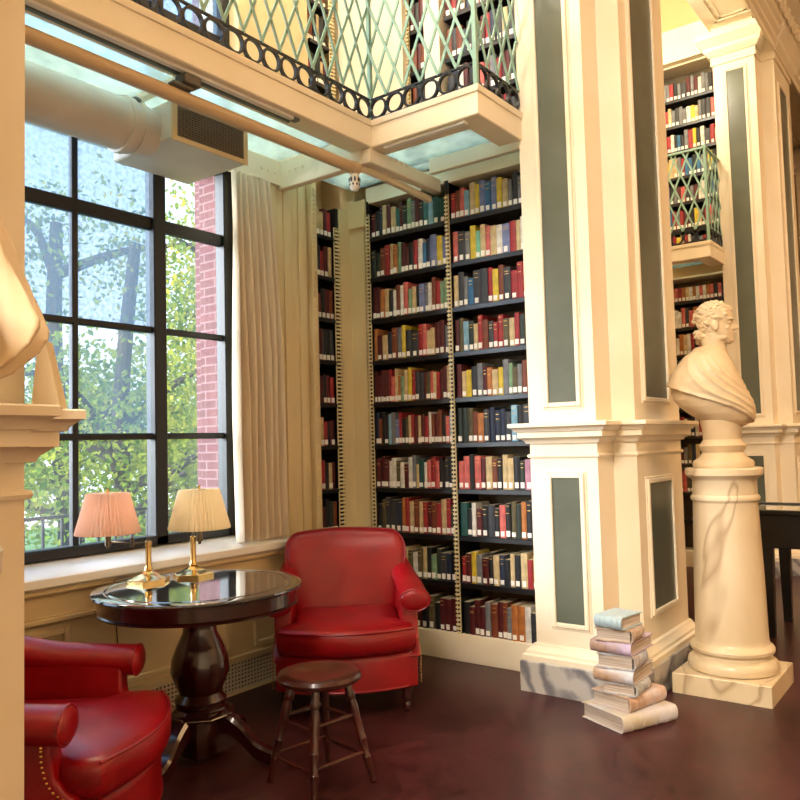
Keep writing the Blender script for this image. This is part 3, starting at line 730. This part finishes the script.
def pleated(mb, c, r0, r1, h):
    n = 44; rings = []
    for z, r in ((0, r0), (.006, r0+.001), (h*.5, (r0+r1)/2), (h-.004, r1), (h, r1-.002), (h-.004, r1-.006), (h*.5, (r0+r1)/2-.006), (.004, r0-.006)):
        rings.append([(c[0]+(r+(.0065 if i % 2 else -.0065)*(.5+.5*r/r0))*math.cos(math.pi*i/n), c[1]+(r+(.0065 if i % 2 else -.0065)*(.5+.5*r/r0))*math.sin(math.pi*i/n), c[2]+z) for i in range(2*n)])
    rings.append(rings[0]); mb.loops(rings, cap=False)
def shademat(name, c):
    m = mat(name, c, .8); n = m.node_tree; b = n.nodes['Principled BSDF']; o = n.nodes['Material Output']
    tl = n.nodes.new('ShaderNodeBsdfTranslucent'); tl.inputs[0].default_value = lin(c); mx = n.nodes.new('ShaderNodeMixShader'); mx.inputs[0].default_value = .45
    n.links.new(b.outputs[0], mx.inputs[1]); n.links.new(tl.outputs[0], mx.inputs[2]); n.links.new(mx.outputs[0], o.inputs[0]); return m
SHADE1 = shademat('blush_shade', '#FBE4D8'); SHADE2 = shademat('ivory_shade', '#FBF1DC')
def lamp(x, y, arm, shade_m, label, rz, cordto):
    l = empty('table_lamp', (x, y, TZ))
    oct_ = [(.106*math.cos(R(60)*k+rz), .106*math.sin(R(60)*k+rz)) for k in range(6)]
    m = MB(); m.stack(oct_, [(0, 0), (.016, 0), (.02, -.008), (.030, -.035), (.045, -.064), (.06, -.078), (.075, -.088)]); m.build('base', BRASS, l, ang=25)
    m = MB(); m.lathe([(.06, .022), (.075, .016), (.085, .0145), (.175, .0145), (.178, .018), (.20, .018), (.205, .010)], seg=20); m.build('column', BRASS, l)
    pts = [Vector(p) for p in arm]; top = pts[-1]
    m = MB()
    for a, b in zip(pts, pts[1:]): m.tube([a, b], .006, 10)
    for p in pts[:-1]: m.lathe([(-.016, .011), (.016, .011)], c=p, seg=14); m.lathe([(.016, .006), (.03, .008), (.034, .003)], c=p, seg=12)
    m.build('swing_arm', PEWTER, l)
    m = MB(); m.lathe([(-.022, .010), (-.02, .016), (.02, .016), (.045, .012), (.06, .012)], c=top, seg=16); m.ell(top+Vector((.0, 0, -.028)), (.009, .009, .009), 8); m.build('socket', PEWTER, l)
    bl = light('bulb_light', 'POINT', top+Vector((0, 0, .12)), 0.38, (1, .93, .80), .03); bl.parent = l
    m = MB(); pleated(m, top+Vector((0, 0, .042)), .150, .100, .200); s_ = m.build('lamp_shade', shade_m, l, ang=30); s_['label'] = 'pleated fabric shade'
    m = MB()
    for k in range(3):
        a = k*2.094; m.tube([top+Vector((0, 0, .237)), top+Vector((.100*math.cos(a), .100*math.sin(a), .237))], .0025, 6)
    m.tube([top+Vector((0, 0, .05)), top+Vector((0, 0, .249))], .005, 8); m.ell(top+Vector((0, 0, .256)), (.008, .008, .012), 8); m.build('shade_fitter', BRASS, s_)
    m = MB(); m.tube(smoothpath(cordto, 8), .003, 6); m.build('power_cord', CORD, l)
    return T(l, label, 'lamp', 'brass table lamps')
u = Vector((math.cos(yaw), math.sin(yaw), 0))
LAMPS = [((-3.36, 2.35), [Vector((0, 0, .19)), -u*.08+Vector((-.0, 0, .19)), -u*.20+Vector((0, 0, .20))], SHADE1, 'brass swing-arm lamp with a blush pleated shade, left one on the round table'),
         ((-3.30, 2.575), [Vector((0, 0, .19)), u*.05+Vector((0, -.02, .20))], SHADE2, 'brass swing-arm lamp with an ivory pleated shade, right one on the round table')]
for i, ((x, y), arm, sm, lab) in enumerate(LAMPS):
    e_ = Vector((x-TX, y-TY, 0)).normalized(); r_ = (Vector((x-TX, y-TY, 0))).length
    o1 = e_*(.525-r_); cord = [e_*.09+Vector((0, 0, .006)), e_*(.50-r_)+Vector((0, 0, .006)), o1+Vector((0, 0, -.05)), o1+Vector((.02, .01+.02*i, -.35)), o1+Vector((.0, .05, -.68)), o1+Vector((.05, .1, -.795))]
    lamp(x, y, arm, sm, lab, R(10+25*i), cord)

# ------------------------------------------------------------------ armchairs
def armchair(loc, rz, label):
    a = empty('armchair', loc, rz); a.scale = (1.06, 1, 1)
    # plan with bowed front (front towards -y)
    bow = [(-.36+.72*i/14, -.33-.10*(1-((i-7)/7)**2)) for i in range(15)]
    plan = bow+[(.37, .34), (.30, .40), (-.30, .40), (-.37, .34)]
    m = MB(); m.stack(plan, [(.135, -.012), (.145, 0), (.30, 0), (.32, -.004), (.335, -.02)]); m.build('frame', LEATH, a, ang=50)
    m = MB(); m.tube([(x, y, .147) for x, y in offset(bow, 0)[1:-1]], .006, 6); m.build('welt', PIPING, a)
    bow2 = [(-.345+.69*i/14, -.36-.105*(1-((i-7)/7)**2)) for i in range(15)]
    cpl = [(-.345, -.30)] + bow2 + [(.345, -.30), (.27, -.14), (.27, .26), (-.27, .26), (-.27, -.14)]
    cpl = bow2+[(.345, -.26), (.275, -.18), (.275, .24), (-.275, .24), (-.275, -.18), (-.345, -.26)]
    m = MB(); rings = []
    cx0, cy0 = 0, -.1
    for z, o_, sc in ((.335, -.02, 1), (.345, -.003, 1), (.37, .006, 1), (.41, .008, 1), (.445, .004, 1), (.460, -.008, 1), (.470, -.02, .97), (.480, -.02, .85), (.487, -.02, .6), (.489, -.02, .3), (.487, -.02, .08)):
        rings.append([(cx0+(x-cx0)*sc, cy0+(y-cy0)*sc, z-.012*math.exp(-((x*sc)**2+(y*sc+.05)**2)/.02)) for x, y in offset(cpl, o_)])
    m.loops(rings); m.build('seat_cushion', LEATH, a, ang=60)
    m = MB(); pp_ = offset(cpl, .002); m.tube([(x, y, .457) for x, y in pp_[:15]], .0055, 6); m.build('piping', PIPING, a)
    # backrest: outline in x-z, rounded, wrapping forward at the sides
    outl = []
    for k in range(9): outl.append((.30+.045*k/8, .30+.47*k/8))
    for k in range(1, 9):
        t_ = math.pi/2*k/8; outl.append((.275+.07*math.cos(t_), .80+.095*math.sin(t_)+.015*k/8))
    outl += [(.18, .918), (.09, .923), (0, .925)]
    full = outl+[(-x, z) for x, z in reversed(outl[:-1])]
    def bk(x, z, y): 
        tilt = .20*(z-.35)
        return (x, y+tilt-.55*x*x*min(1, max(0, (z-.3)*3)), z)
    rings = []; poly = [(x, z) for x, z in full]
    for y, o_, bulge in ((.36, -.03, 0), (.345, -.006, 0), (.31, .004, 0), (.25, .004, 0), (.22, -.006, 0), (.205, -.03, .0), (.192, -.075, 0), (.184, -.14, 0), (.182, -.2, 0)):
        pl = offset(poly, o_) if o_ > -.05 else [(x*(1+o_*2.8), .62+(z-.62)*(1+o_*2.8)) for x, z in poly]
        if o_ <= -.05: pl = [(x, z) for x, z in pl]
        rings.append([bk(x, z, y) for x, z in pl])
    m = MB(); m.loops(rings); m.build('backrest', LEATH, a, ang=60)
    m = MB(); m.tube([bk(x, z, .225) for x, z in offset(poly, .002)[4:-4]], .005, 6); m.build('back_piping', PIPING, a)
    for s in (-1, 1):
        # arm: roll with a panel below whose front edge sweeps down
        m = MB()
        side = [(-.36, .30), (-.33, .33), (-.26, .37), (-.225, .42), (-.215, .49), (-.215, .56), (-.20, .60), (.30, .62), (.36, .62), (.38, .30)]
        x0, x1 = sorted((s*.285, s*.375))
        m.loops([[(x, y, z) for y, z in side] for x in (x0, x1)]); m.bevel(.014, 3, 25)
        path = [(s*.36, -.255, .583), (s*.36, -.12, .590), (s*.355, .06, .605), (s*.335, .20, .64), (s*.31, .30, .69)]
        path = smoothpath(path, 5); rings = []
        for i, p in enumerate(path):
            rx, rz_ = .080-.012*i/len(path), .060+.004*i/len(path)
            rings.append([p+Vector((rx*math.cos(t_), 0, rz_*math.sin(t_)))for t_ in [2*math.pi*k/20 for k in range(20)]])
        f = rings[0]; c0 = Vector(path[0])
        pre = [[c0+(q-c0)*.45+Vector((0, -.022, 0)) for q in f], [c0+(q-c0)*.82+Vector((0, -.018, 0)) for q in f], [c0+(q-c0)*.96+Vector((0, -.008, 0)) for q in f]]
        m.loops(pre+rings); ar = m.build('arm', LEATH, a, ang=50)
        m = MB(); m.tube([c0+(q-c0)*1.0+Vector((0, -.006, 0)) for q in f+[f[0]]], .005, 6, cap=False); m.build('arm_piping', PIPING, ar)
        m = MB(); curve = smoothpath([(0, -.208, .53), (0, -.212, .47), (0, -.235, .405), (0, -.29, .355), (0, -.345, .325)], 8)
        for x in (s*.376,):
            for i, p in enumerate(curve[::2]):
                m.ell((x, p.y+.022, p.z-.010), (.004, .0055, .0055), 6)
            for i in range(9): m.ell((x, -.335, .305-i*.018), (.004, .0055, .0055), 6)
        for i, p in enumerate(curve[:0]): m.ell((s*.345, p.y-.002, p.z+.002), (.0055, .005, .0055), 6)
        m.build('nailhead_trim', NAIL, ar)
    for x, y, fr in ((-.30, -.33, 1), (.30, -.33, 1), (-.28, .33, 0), (.28, .33, 0)):
        m = MB()
        m.lathe([(0, .012), (.018, .014), (.022, .020), (.04, .022), (.06, .016), (.075, .024), (.09, .026), (.11, .020), (.14, .028)] if fr else [(0, .014), (.14, .024)], c=(x, y, 0), seg=16)
        m.build('leg', MAHOG, a)
    return T(a, label, 'armchair', 'red leather armchairs')
armchair((-3.055, 3.475, 0), R(41), 'red leather armchair in front of the bookcase, behind the small stool')
armchair((-2.84, 1.50, 0), math.atan2(.77, -.63), 'red leather armchair with nailhead trim, cropped at the lower left corner')

# ------------------------------------------------------------------ stool
st = empty('stool', (-2.385, 2.525, 0), R(-3))
m = MB(); m.lathe([(.43, .10), (.432, .165), (.442, .180), (.456, .184), (.470, .176), (.476, .160), (.472, .12), (.468, .05), (.468, .005)], seg=48); m.build('seat', STOOLW, st)
legs = []
for k in range(4):
    a = R(45+90*k-15+8); top = Vector((.115*math.cos(a), .115*math.sin(a), .44)); bot = Vector((.225*math.cos(a), .225*math.sin(a), 0.004))
    m = MB(); rr = [(0, .012), (.05, .013), (.22, .017), (.24, .020), (.26, .016), (.40, .018), (.42, .021), (.44, .017), (.60, .019), (.75, .021), (.80, .017), (.82, .022), (.86, .022), (.88, .017), (.95, .018), (1, .016)]
    m.tube([bot.lerp(top, t_) for t_, _ in rr], [r for _, r in rr], 14); m.build('leg', STOOLW, st); legs.append((bot, top))
for k in range(4):
    for f in (.25+.04*(k % 2), .60+.05*(k % 2)):
        p, q = legs[k][0].lerp(legs[k][1], f), legs[(k+1) % 4][0].lerp(legs[(k+1) % 4][1], f)
        m = MB(); m.tube([p.lerp(q, t_) for t_ in (0, .3, .5, .7, 1)], [.007, .0085, .010, .0085, .007], 10); m.build('stretcher', STOOLW, st)
T(st, 'small round wooden stool with turned legs in front of the armchair', 'stool')

# ------------------------------------------------------------------ column and busts
def column(loc, label, sz=1):
    c = empty('column_pedestal', loc); c.scale = (1, 1, sz)
    m = MB(); m.stack([(-.262, -.277), (.262, -.277), (.262, .277), (-.262, .277)], [(0, 0), (.108, 0), (.112, -.004)]); m.build('plinth', COLM, c)
    m = MB(); m.lathe([(.112, .232), (.118, .242), (.14, .246), (.165, .240), (.178, .226), (.186, .212), (.205, .208), (.215, .214), (.222, .226), (.238, .228), (.252, .220), (.262, .206), (.275, .200), (.30, .198), (.60, .192), (1.00, .179), (1.06, .177), (1.07, .180), (1.078, .188), (1.092, .190), (1.104, .184), (1.108, .177), (1.19, .177), (1.20, .182), (1.215, .205), (1.222, .212), (1.255, .214), (1.262, .208), (1.266, .15)], seg=72); m.build('shaft', COLM, c)
    return T(c, label, 'pedestal', 'marble column pedestals')
column((-1.262, 4.797, 0), 'round veined marble column on a square plinth carrying the bust at right')
column((-1.36, .425, 0), 'round marble column carrying the cropped bust at the left edge', 1.035)

def bust(loc, rz, label, seed, wide=1.0, hang=False):
    random.seed(seed)
    m = MB()
    def slices(sl, n=28, pw=2.3):
        rings = []
        for z, xb, xf, w_ in sl:
            cx, a = (xb+xf)/2, (xf-xb)/2; ring = []
            for k in range(n):
                t_ = 2*math.pi*k/n; c_, s_ = math.cos(t_), math.sin(t_)
                ring.append((cx+a*math.copysign(abs(c_)**(2/pw), c_), w_*math.copysign(abs(s_)**(2/pw), s_), z))
            rings.append(ring)
        m.loops(rings)
    # head (z=0 at the chin, facing +x)
    slices([(.0, .035, .078, .020), (.012, .0, .090, .034), (.03, -.03, .089, .047), (.05, -.05, .085, .055), (.066, -.068, .088, .059), (.085, -.082, .083, .063), (.10, -.09, .082, .066), (.122, -.097, .079, .069), (.140, -.10, .090, .072), (.16, -.103, .091, .074), (.19, -.10, .082, .073), (.215, -.09, .062, .065), (.235, -.068, .036, .05), (.247, -.04, .01, .028), (.251, -.018, -.008, .008)])
    # nose
    m.loops([[(.086, 0.008*s_, .135) if s_ else (.096, 0, .135) for s_ in (-1, 0, 1)], [(.085, .012*s_, .112) if s_ else (.106, 0, .112) for s_ in (-1, 0, 1)], [(.083, .018*s_, .090) if s_ else (.122, 0, .090) for s_ in (-1, 0, 1)], [(.082, .015*s_, .080) if s_ else (.106, 0, .078) for s_ in (-1, 0, 1)]])
    for s_ in (-1, 1):
        m.ell((.078, .030*s_, .141), (.018, .026, .008), 10); m.ell((.073, .030*s_, .121), (.012, .014, .008), 10); m.ell((.056, .036*s_, .088), (.020, .020, .020), 10)
        m.ell((.001, .070*s_, .108), (.018, .010, .032), 10); m.ell((.004, .072*s_, .085), (.010, .010, .012), 8)
        m.ell((.084, .014*s_, .085), (.010, .008, .007), 8); m.ell((.02, .044*s_, .035), (.045, .014, .018), 10)
    m.ell((.083, 0, .064), (.014, .022, .006), 10); m.ell((.081, 0, .053), (.014, .020, .006), 10); m.ell((.080, 0, .020), (.016, .020, .014), 10)
    for k in range(110):
        u_ = random.uniform(-.2, 1); th = random.uniform(0, 2*math.pi)
        d_ = Vector((math.cos(th)*math.sqrt(1-u_*u_), math.sin(th)*math.sqrt(1-u_*u_), u_))
        p = Vector((-.008+d_.x*.100, d_.y*.076, .142+d_.z*.110))
        if p.x > .058 and p.z < .205: continue
        if p.x > .0 and p.z < .14: continue
        m.ell(p, [random.uniform(.014, .022), random.uniform(.012, .018), random.uniform(.009, .014)], 7, Matrix.Rotation(random.uniform(0, 3), 3, random.choice('XYZ')))
    for k in range(10): m.ell((-.082+random.uniform(-.015, .02), random.uniform(-.045, .045), .045+random.uniform(-.03, .03)), (.022, .018, .022), 7)
    # neck, then the draped chest
    slices([(.06, -.075, .045, .058), (.0, -.082, .050, .060), (-.04, -.088, .055, .066), (-.09, -.11, .065, .09), (-.12, -.12, .07, .1)])
    tab = [(-.012, -.09, .055, .066), (-.038, -.115, .07, .10), (-.07, -.155, .09, .14), (-.115, -.195, .115, .175), (-.165, -.228, .135, .20), (-.22, -.245, .16, .21), (-.28, -.25, .185, .21), (-.323, -.24, .205, .205), (-.365, -.205, .218, .19), (-.41, -.15, .222, .165), (-.45, -.08, .21, .125), (-.48, -.01, .18, .075), (-.494, .04, .14, .03)]
    def hem(ph):
        c_ = (1-math.cos(ph))/2     # 0 at the front, 1 at the back
        return -.47+.235*c_**.8
    rings = []
    for i in range(90):
        z = -.012-.482*i/89
        for a_, b_ in zip(tab, tab[1:]):
            if b_[0] <= z+1e-6 <= a_[0]+1e-5: break
        f = (a_[0]-z)/(a_[0]-b_[0]); xb, xf, w_ = [a_[q]+(b_[q]-a_[q])*f for q in (1, 2, 3)]
        w_ *= wide; ring = []
        for k in range(140):
            ph = 2*math.pi*k/140; c_, s_ = math.cos(ph), math.sin(ph)
            x = (xb+xf)/2-.03+(xf-xb)/2*.95*math.copysign(abs(c_)**.9, c_); y = w_*math.copysign(abs(s_)**.9, s_)
            q = z-hem(ph); nz = noise.noise(Vector((ph*.9, z*4, seed))); n2 = noise.noise(Vector((ph*2.2, z*9, seed+5)))
            if hang:
                rm = min(1, max(0, (-.05-z)*3.2)); d_ = .004*nz+rm*(.026*math.sin(13*ph+2.2*nz)+.018*math.sin(23*ph+1+3*nz)+.03*rm*max(0, 1-abs(z+.38)/.12))
            elif q > 0:
                g_ = 1-abs(math.sin(math.pi*(q*(1+.55*c_)+nz*.06)/(.085-.02*c_)))
                am = min(1, max(0, (-.05-z)*9))*(1-.55*max(0, c_))*(.35+.65*max(0, min(1, .6+.3*c_-.5*max(0, c_-.3)-.3*n2)))
                d_ = .010+.020*g_**1.6*am+.008*math.exp(-(q/.016)**2)+.006*n2
                if z > -.05: d_ *= .4
            else: d_ = -.006+.012*math.exp(q/.03)*math.sin(8*ph+nz*3)*.5+.004*n2
            ring.append((x+d_*c_, y+d_*s_, z))
        rings.append(ring)
    m.loops(rings)
    tmp = m.build('bust_tmp', BUSTM)
    md = tmp.modifiers.new('r', 'REMESH'); md.mode = 'VOXEL'; md.voxel_size = .0036; md.use_smooth_shade = True
    sm = tmp.modifiers.new('s', 'SMOOTH'); sm.factor = .5; sm.iterations = 2
    dg = bpy.context.evaluated_depsgraph_get(); me = bpy.data.meshes.new_from_object(tmp.evaluated_get(dg))
    bpy.data.objects.remove(tmp)
    for v in me.vertices:
        if v.co.z > .0: v.co.x *= 1+.07*min(1, v.co.z*20)
    nr = [v.normal.copy() for v in me.vertices]
    for v, n_ in zip(me.vertices, nr):
        x, y, z = v.co
        hl = .058 if z > .205 else (.015+(z-.13)*.55 if z > .13 else -.02)
        if z > .045 and x < hl and not (abs(x) < .03 and abs(y) > .066 and z < .145):
            f = min(1, (hl-x)/.02)
            v.co = v.co + n_*(.010*f*(.5-abs(noise.noise(Vector((x*48, y*48, z*62+seed*3))))*1.6))
    root = empty('bust', loc, rz)
    b = bpy.data.objects.new('figure', me); C.objects.link(b); b.parent = root; b.location = (-.005, 0, .72)
    for p in me.polygons: p.use_smooth = True
    if not me.materials: me.materials.append(BUSTM)
    m = MB(); m.lathe([(0, .165), (.02, .170), (.035, .165), (.045, .150), (.06, .128), (.085, .112), (.10, .122), (.125, .130), (.14, .118), (.16, .105), (.22, .108), (.27, .12), (.33, .09)], c=(.0, 0, 0), seg=48); m.build('socle', BUSTM, root)
    return T(root, label, 'bust', 'marble busts')
bust((-1.262, 4.797, 1.266), R(12), 'marble bust of a curly-haired man in profile, on the column right of the pier', 4)
bust((-1.36, .425, 1.31), R(8), 'draped marble bust cropped at the left edge of the photo, only its cloak seen', 9, 1.3, True)

# folded card on the near pier ledge
m = MB(); m.loops([[(-.026, -.035, 0), (.036, -.035, 0), (.003, -.035, .155), (-.012, -.035, .155)], [(-.026, .035, 0), (.036, .035, 0), (.003, .035, .155), (-.012, .035, .155)]])
o = m.build('folded_card', mat('card_cream', '#D9C39A', .7), None, smooth=False); o.location = (-1.715, .935, 1.55); o.rotation_euler = (0, 0, R(48))
T(o, 'plain cream folded card standing on the near pier ledge by the cropped bust', 'card')

# ------------------------------------------------------------------ stack of stone-like books on the floor
cols = ['#C9C4C6', '#C8BCBB', '#BFC0C6', '#C9CBD6', '#B9C2D2', '#C3B2CF', '#C9B6A6', '#A9BCC4']  # window light's bluish and lilac tint is put into these cover colours
sp_cols = ['#B7A98C', '#B98C62', '#8F8B7A', '#B08A62', '#A98C6A', '#9A7C5C', '#9C7A58', '#9DB4BC']
labs = ['bottom large grey book of the floor stack, spine to the right', 'second book up in the floor stack, tan rounded spine facing right', 'third book up in the floor stack, small and pale grey', 'fourth book up in the floor stack, bluish grey cover', 'fifth book up in the floor stack, pages facing left', 'sixth book up in the floor stack, lilac spine', 'seventh book up in the floor stack, pages facing left', 'topmost small blue-banded book of the floor stack']
SPEC = [(.37, .28, .072, -25, 'r', 0), (.305, .22, .066, -15, 'r', 10), (.20, .165, .052, 2, 'r', 17), (.21, .27, .060, 0, 'l', 18), (.20, .183, .066, 3, 'r', 16), (.22, .27, .056, -2, 'l', 17), (.18, .18, .058, 4, 'r', 15), (.155, .19, .058, -9, 'l', 9)]
z = 0
for i, (L, W, H, ang, side, dpx) in enumerate(SPEC):
    H *= 1.13
    lx = Vector((math.cos(R(ang)), math.sin(R(ang)), 0)); ly = Vector((-lx.y, lx.x, 0)); k_ = dpx/196; b_ = .05 if i else 0
    cor = Vector((-1.529, 3.753, 0))+Vector((.797*k_-.6*b_, .604*k_+.8*b_, 0))
    if side == 'l': ctr = cor - lx*(L/2) + ly*(W/2); ang = ang-90
    else: ctr = cor - lx*(W/2) + ly*(L/2)
    side = 'r'; SXc, SYc = ctr.x, ctr.y; dx = dy = 0
    root = empty('sculpted_book', (SXc+dx, SYc+dy, z), R(ang))
    cm = mat('sculpted_cover', cols[i], .55, col2=sp_cols[i], scale=9, lo=.4, hi=.75); pm = mat('sculpted_pages', '#CFC3B8', .75, col2='#A08F80', scale=20, stretch=(.2, .2, 6))
    s_ = 1 if side == 'r' else -1
    t_ = .007
    n = 10; ring_o = [(s_*(W/2) + s_*.022*math.cos(math.pi*k/n-math.pi/2), H/2+(H/2-.001)*math.sin(math.pi*k/n-math.pi/2)) for k in range(n+1)]
    ring_i = [(s_*(W/2) + s_*.014*math.cos(math.pi*k/n-math.pi/2), H/2+(H/2-t_)*math.sin(math.pi*k/n-math.pi/2)) for k in range(n+1)]
    sec = [(-s_*W/2, .001)] + ring_o + [(-s_*W/2, H-.001), (-s_*W/2, H-t_)] + ring_i[::-1] + [(-s_*W/2, t_)]
    m = MB(); m.loops([[(x, y, zz) for x, zz in sec] for y in (-L/2, -L/2+.004, L/2-.004, L/2)])
    for f in (-.32, -.12, .12, .32):
        m.loops([[(s_*(W/2)+s_*(.022+.003)*math.cos(math.pi*k/n-math.pi/2), y, H/2+(H/2+.0005)*math.sin(math.pi*k/n-math.pi/2)) for k in range(n+1)] + [(s_*(W/2), y, H/2)] for y in (f*L-.006, f*L+.006)])
    m.build('cover', cm, root, ang=40)
    m = MB(); m.box(-W/2+.008, W/2-.002, -L/2+.008, L/2-.008, t_, H-t_); m.build('page_block', pm, root, smooth=False)
    T(root, labs[i], 'book', 'stack of books on the floor by the pier'); z += H

# ------------------------------------------------------------------ display case table beyond the column
dc = empty('display_case', (-.95, 6.45, 0))
DX0, DX1, DY0, DY1 = -.58, .9, -.42, .30
m = MB()
for x0, x1, y0, y1 in ((DX0, DX1, DY0, DY0+.04), (DX0, DX1, DY1-.04, DY1), (DX0, DX0+.04, DY0+.04, DY1-.04), (DX1-.04, DX1, DY0+.04, DY1-.04)): m.box(x0, x1, y0, y1, .875, .91)
m.bevel(.005, 1); m.build('top_frame', CASEB, dc)
m = MB(); m.box(DX0+.04, DX1-.04, DY0+.04, DY1-.04, .89, .897)
GL = mat('case_glass', '#CFC8B8', .05, col2='#B9B2A0', scale=2, coat=1); m.build('glass_top', GL, dc, smooth=False)
m = MB(); m.box(DX0+.02, DX1-.02, DY0+.02, DY1-.02, .64, .875); m.bevel(.005, 1); m.build('apron', CASEB, dc)
for x in (DX0+.20, DX1-.07):
    for y in (DY0+.07, DY1-.07):
        m = MB(); m.stack([(x-.04, y-.04), (x+.04, y-.04), (x+.04, y+.04), (x-.04, y+.04)], [(0, -.012), (.64, 0)]); m.build('leg', CASEB, dc)
T(dc, 'black glass-topped display table in the hall beyond the marble column', 'table')

# ------------------------------------------------------------------ outside the window
m = MB(); m.box(-4.25, -4.141, WY1+.03, WY1+1.2, -3, 7); m.box(-4.139, -3.93, WY1-.02, WY1, .9, 3.25)
ST(m.build('wall_exterior', BRICK, smooth=False))
m = MB(); m.box(-40, -4.6, -30, 40, -2.6, -2.5); ST(m.build('ground_outside', mat('grass_outside', '#5F7A3C', .9, col2='#7C9150', scale=1.2), smooth=False))
fn = empty('iron_fence', (-4.9, 2.5, .0))
m = MB(); m.bar((0, -2.2, 1.03), (0, 1.0, 1.03), .02, .03); m.bar((0, -2.2, .62), (0, 1.0, .62), .02, .03); m.build('rail', IRON, fn)
m = MB()
for i in range(25): m.bar((0, -2.2+i*.13, .55), (0, -2.2+i*.13, 1.03), .016, .016, up=(1, 0, 0))
m.build('bars', IRON, fn)
m = MB()
for y in (-2.2, -.6, 1.0): m.bar((0, y, -2.55), (0, y, 1.03), .03, .03, up=(1, 0, 0))
m.build('post', IRON, fn)
T(fn, 'black iron fence outside, low across the window', 'fence')
def tree(loc, h, trunk_r, crown, n, c1, c2, label, seed, lean=0, leaf=.11):
    random.seed(seed); root = empty('tree', loc)
    m = MB(); pts = smoothpath([(0, 0, 0), (.1+lean*.3, .05, h*.35), (lean*.6, -.1, h*.65), (lean, .05, h)], 5)
    m.tube(pts, [trunk_r*(1-.6*i/(len(pts)-1)) for i in range(len(pts))], 10)
    cl = []
    for k in range(13):
        f = random.uniform(.35, .95); p = pts[int(f*(len(pts)-1))]; a = random.uniform(0, 6.28); L = random.uniform(1.0, crown)
        q = p+Vector((math.cos(a)*L, math.sin(a)*L, random.uniform(.2, 1.3)))
        bp = smoothpath([p, p.lerp(q, .5)+Vector((0, 0, random.uniform(-.2, .3))), q], 5)
        m.tube(bp, [trunk_r*.42*(1-.8*i/(len(bp)-1)) for i in range(len(bp))], 6); cl.append(q); cl.append(p.lerp(q, .6))
    m.build('trunk', TREEB, root)
    m = MB()
    for k in range(n):
        c = random.choice(cl); p = c+Vector((random.gauss(0, .55), random.gauss(0, .55), random.gauss(0, .45)))
        u_ = Vector((random.gauss(0, 1), random.gauss(0, 1), random.gauss(0, 1))).normalized(); v_ = u_.orthogonal().normalized()
        s_ = leaf*.72*random.uniform(.6, 1.3)
        m.face([m.bm.verts.new(p+q_) for q_ in (-u_*s_, v_*s_*.5, u_*s_, -v_*s_*.5)])
    f = m.build('foliage', leafmat('leaves_%d' % seed, c1, c2), root, smooth=False)
    T(root, label, 'tree', 'trees outside the window')
tree((-8.6, 5.6, -2.5), 6.5, .17, 2.2, 11000, '#436422', '#A3AC40', 'slender dark-trunked tree nearest the window, behind the left panes', 11, .3, .06)
tree((-12.5, 7.2, -2.5), 8, .26, 3.2, 12000, '#5A7A38', '#A9B04E', 'broad leafy tree further back in the middle of the window', 12, -.5, .085)
tree((-9.0, 8.2, -2.5), 7, .20, 2.4, 9500, '#547030', '#C2B848', 'yellow-green tree seen through the right panes beside the brick wall', 13, .2, .06)
tree((-16, 13.5, -2.5), 8, .35, 3.8, 8000, '#4C6C38', '#93A450', 'far tree behind the others at the right of the window', 14, .2, .12)
tree((-14, 3.5, -2.5), 8, .32, 3.6, 8000, '#4C6C38', '#8AA048', 'far tree behind the others at the left of the window', 15, .2, .11)
def hedge(loc, L, D, h, n, label, seed):
    random.seed(seed); m = MB()
    for k in range(n):
        p = Vector((random.gauss(0, D), random.uniform(-L, L), abs(random.gauss(0, .5))*h)); u_ = Vector((random.gauss(0, 1), random.gauss(0, 1), random.gauss(0, 1))).normalized(); v_ = u_.orthogonal().normalized(); s_ = random.uniform(.03, .06)
        m.face([m.bm.verts.new(p+q_) for q_ in (-u_*s_, v_*s_*.6, u_*s_, -v_*s_*.6)])
    o = m.build('shrub', leafmat('shrub_leaves_%d' % seed, '#35561F', '#7F9A3A'), None, smooth=False, loc=loc); T(o, label, 'shrub')
hedge((-7.6, 5.0, -2.5), 3.5, .5, 3.6, 12000, 'dense green shrubs just beyond the iron fence', 31)
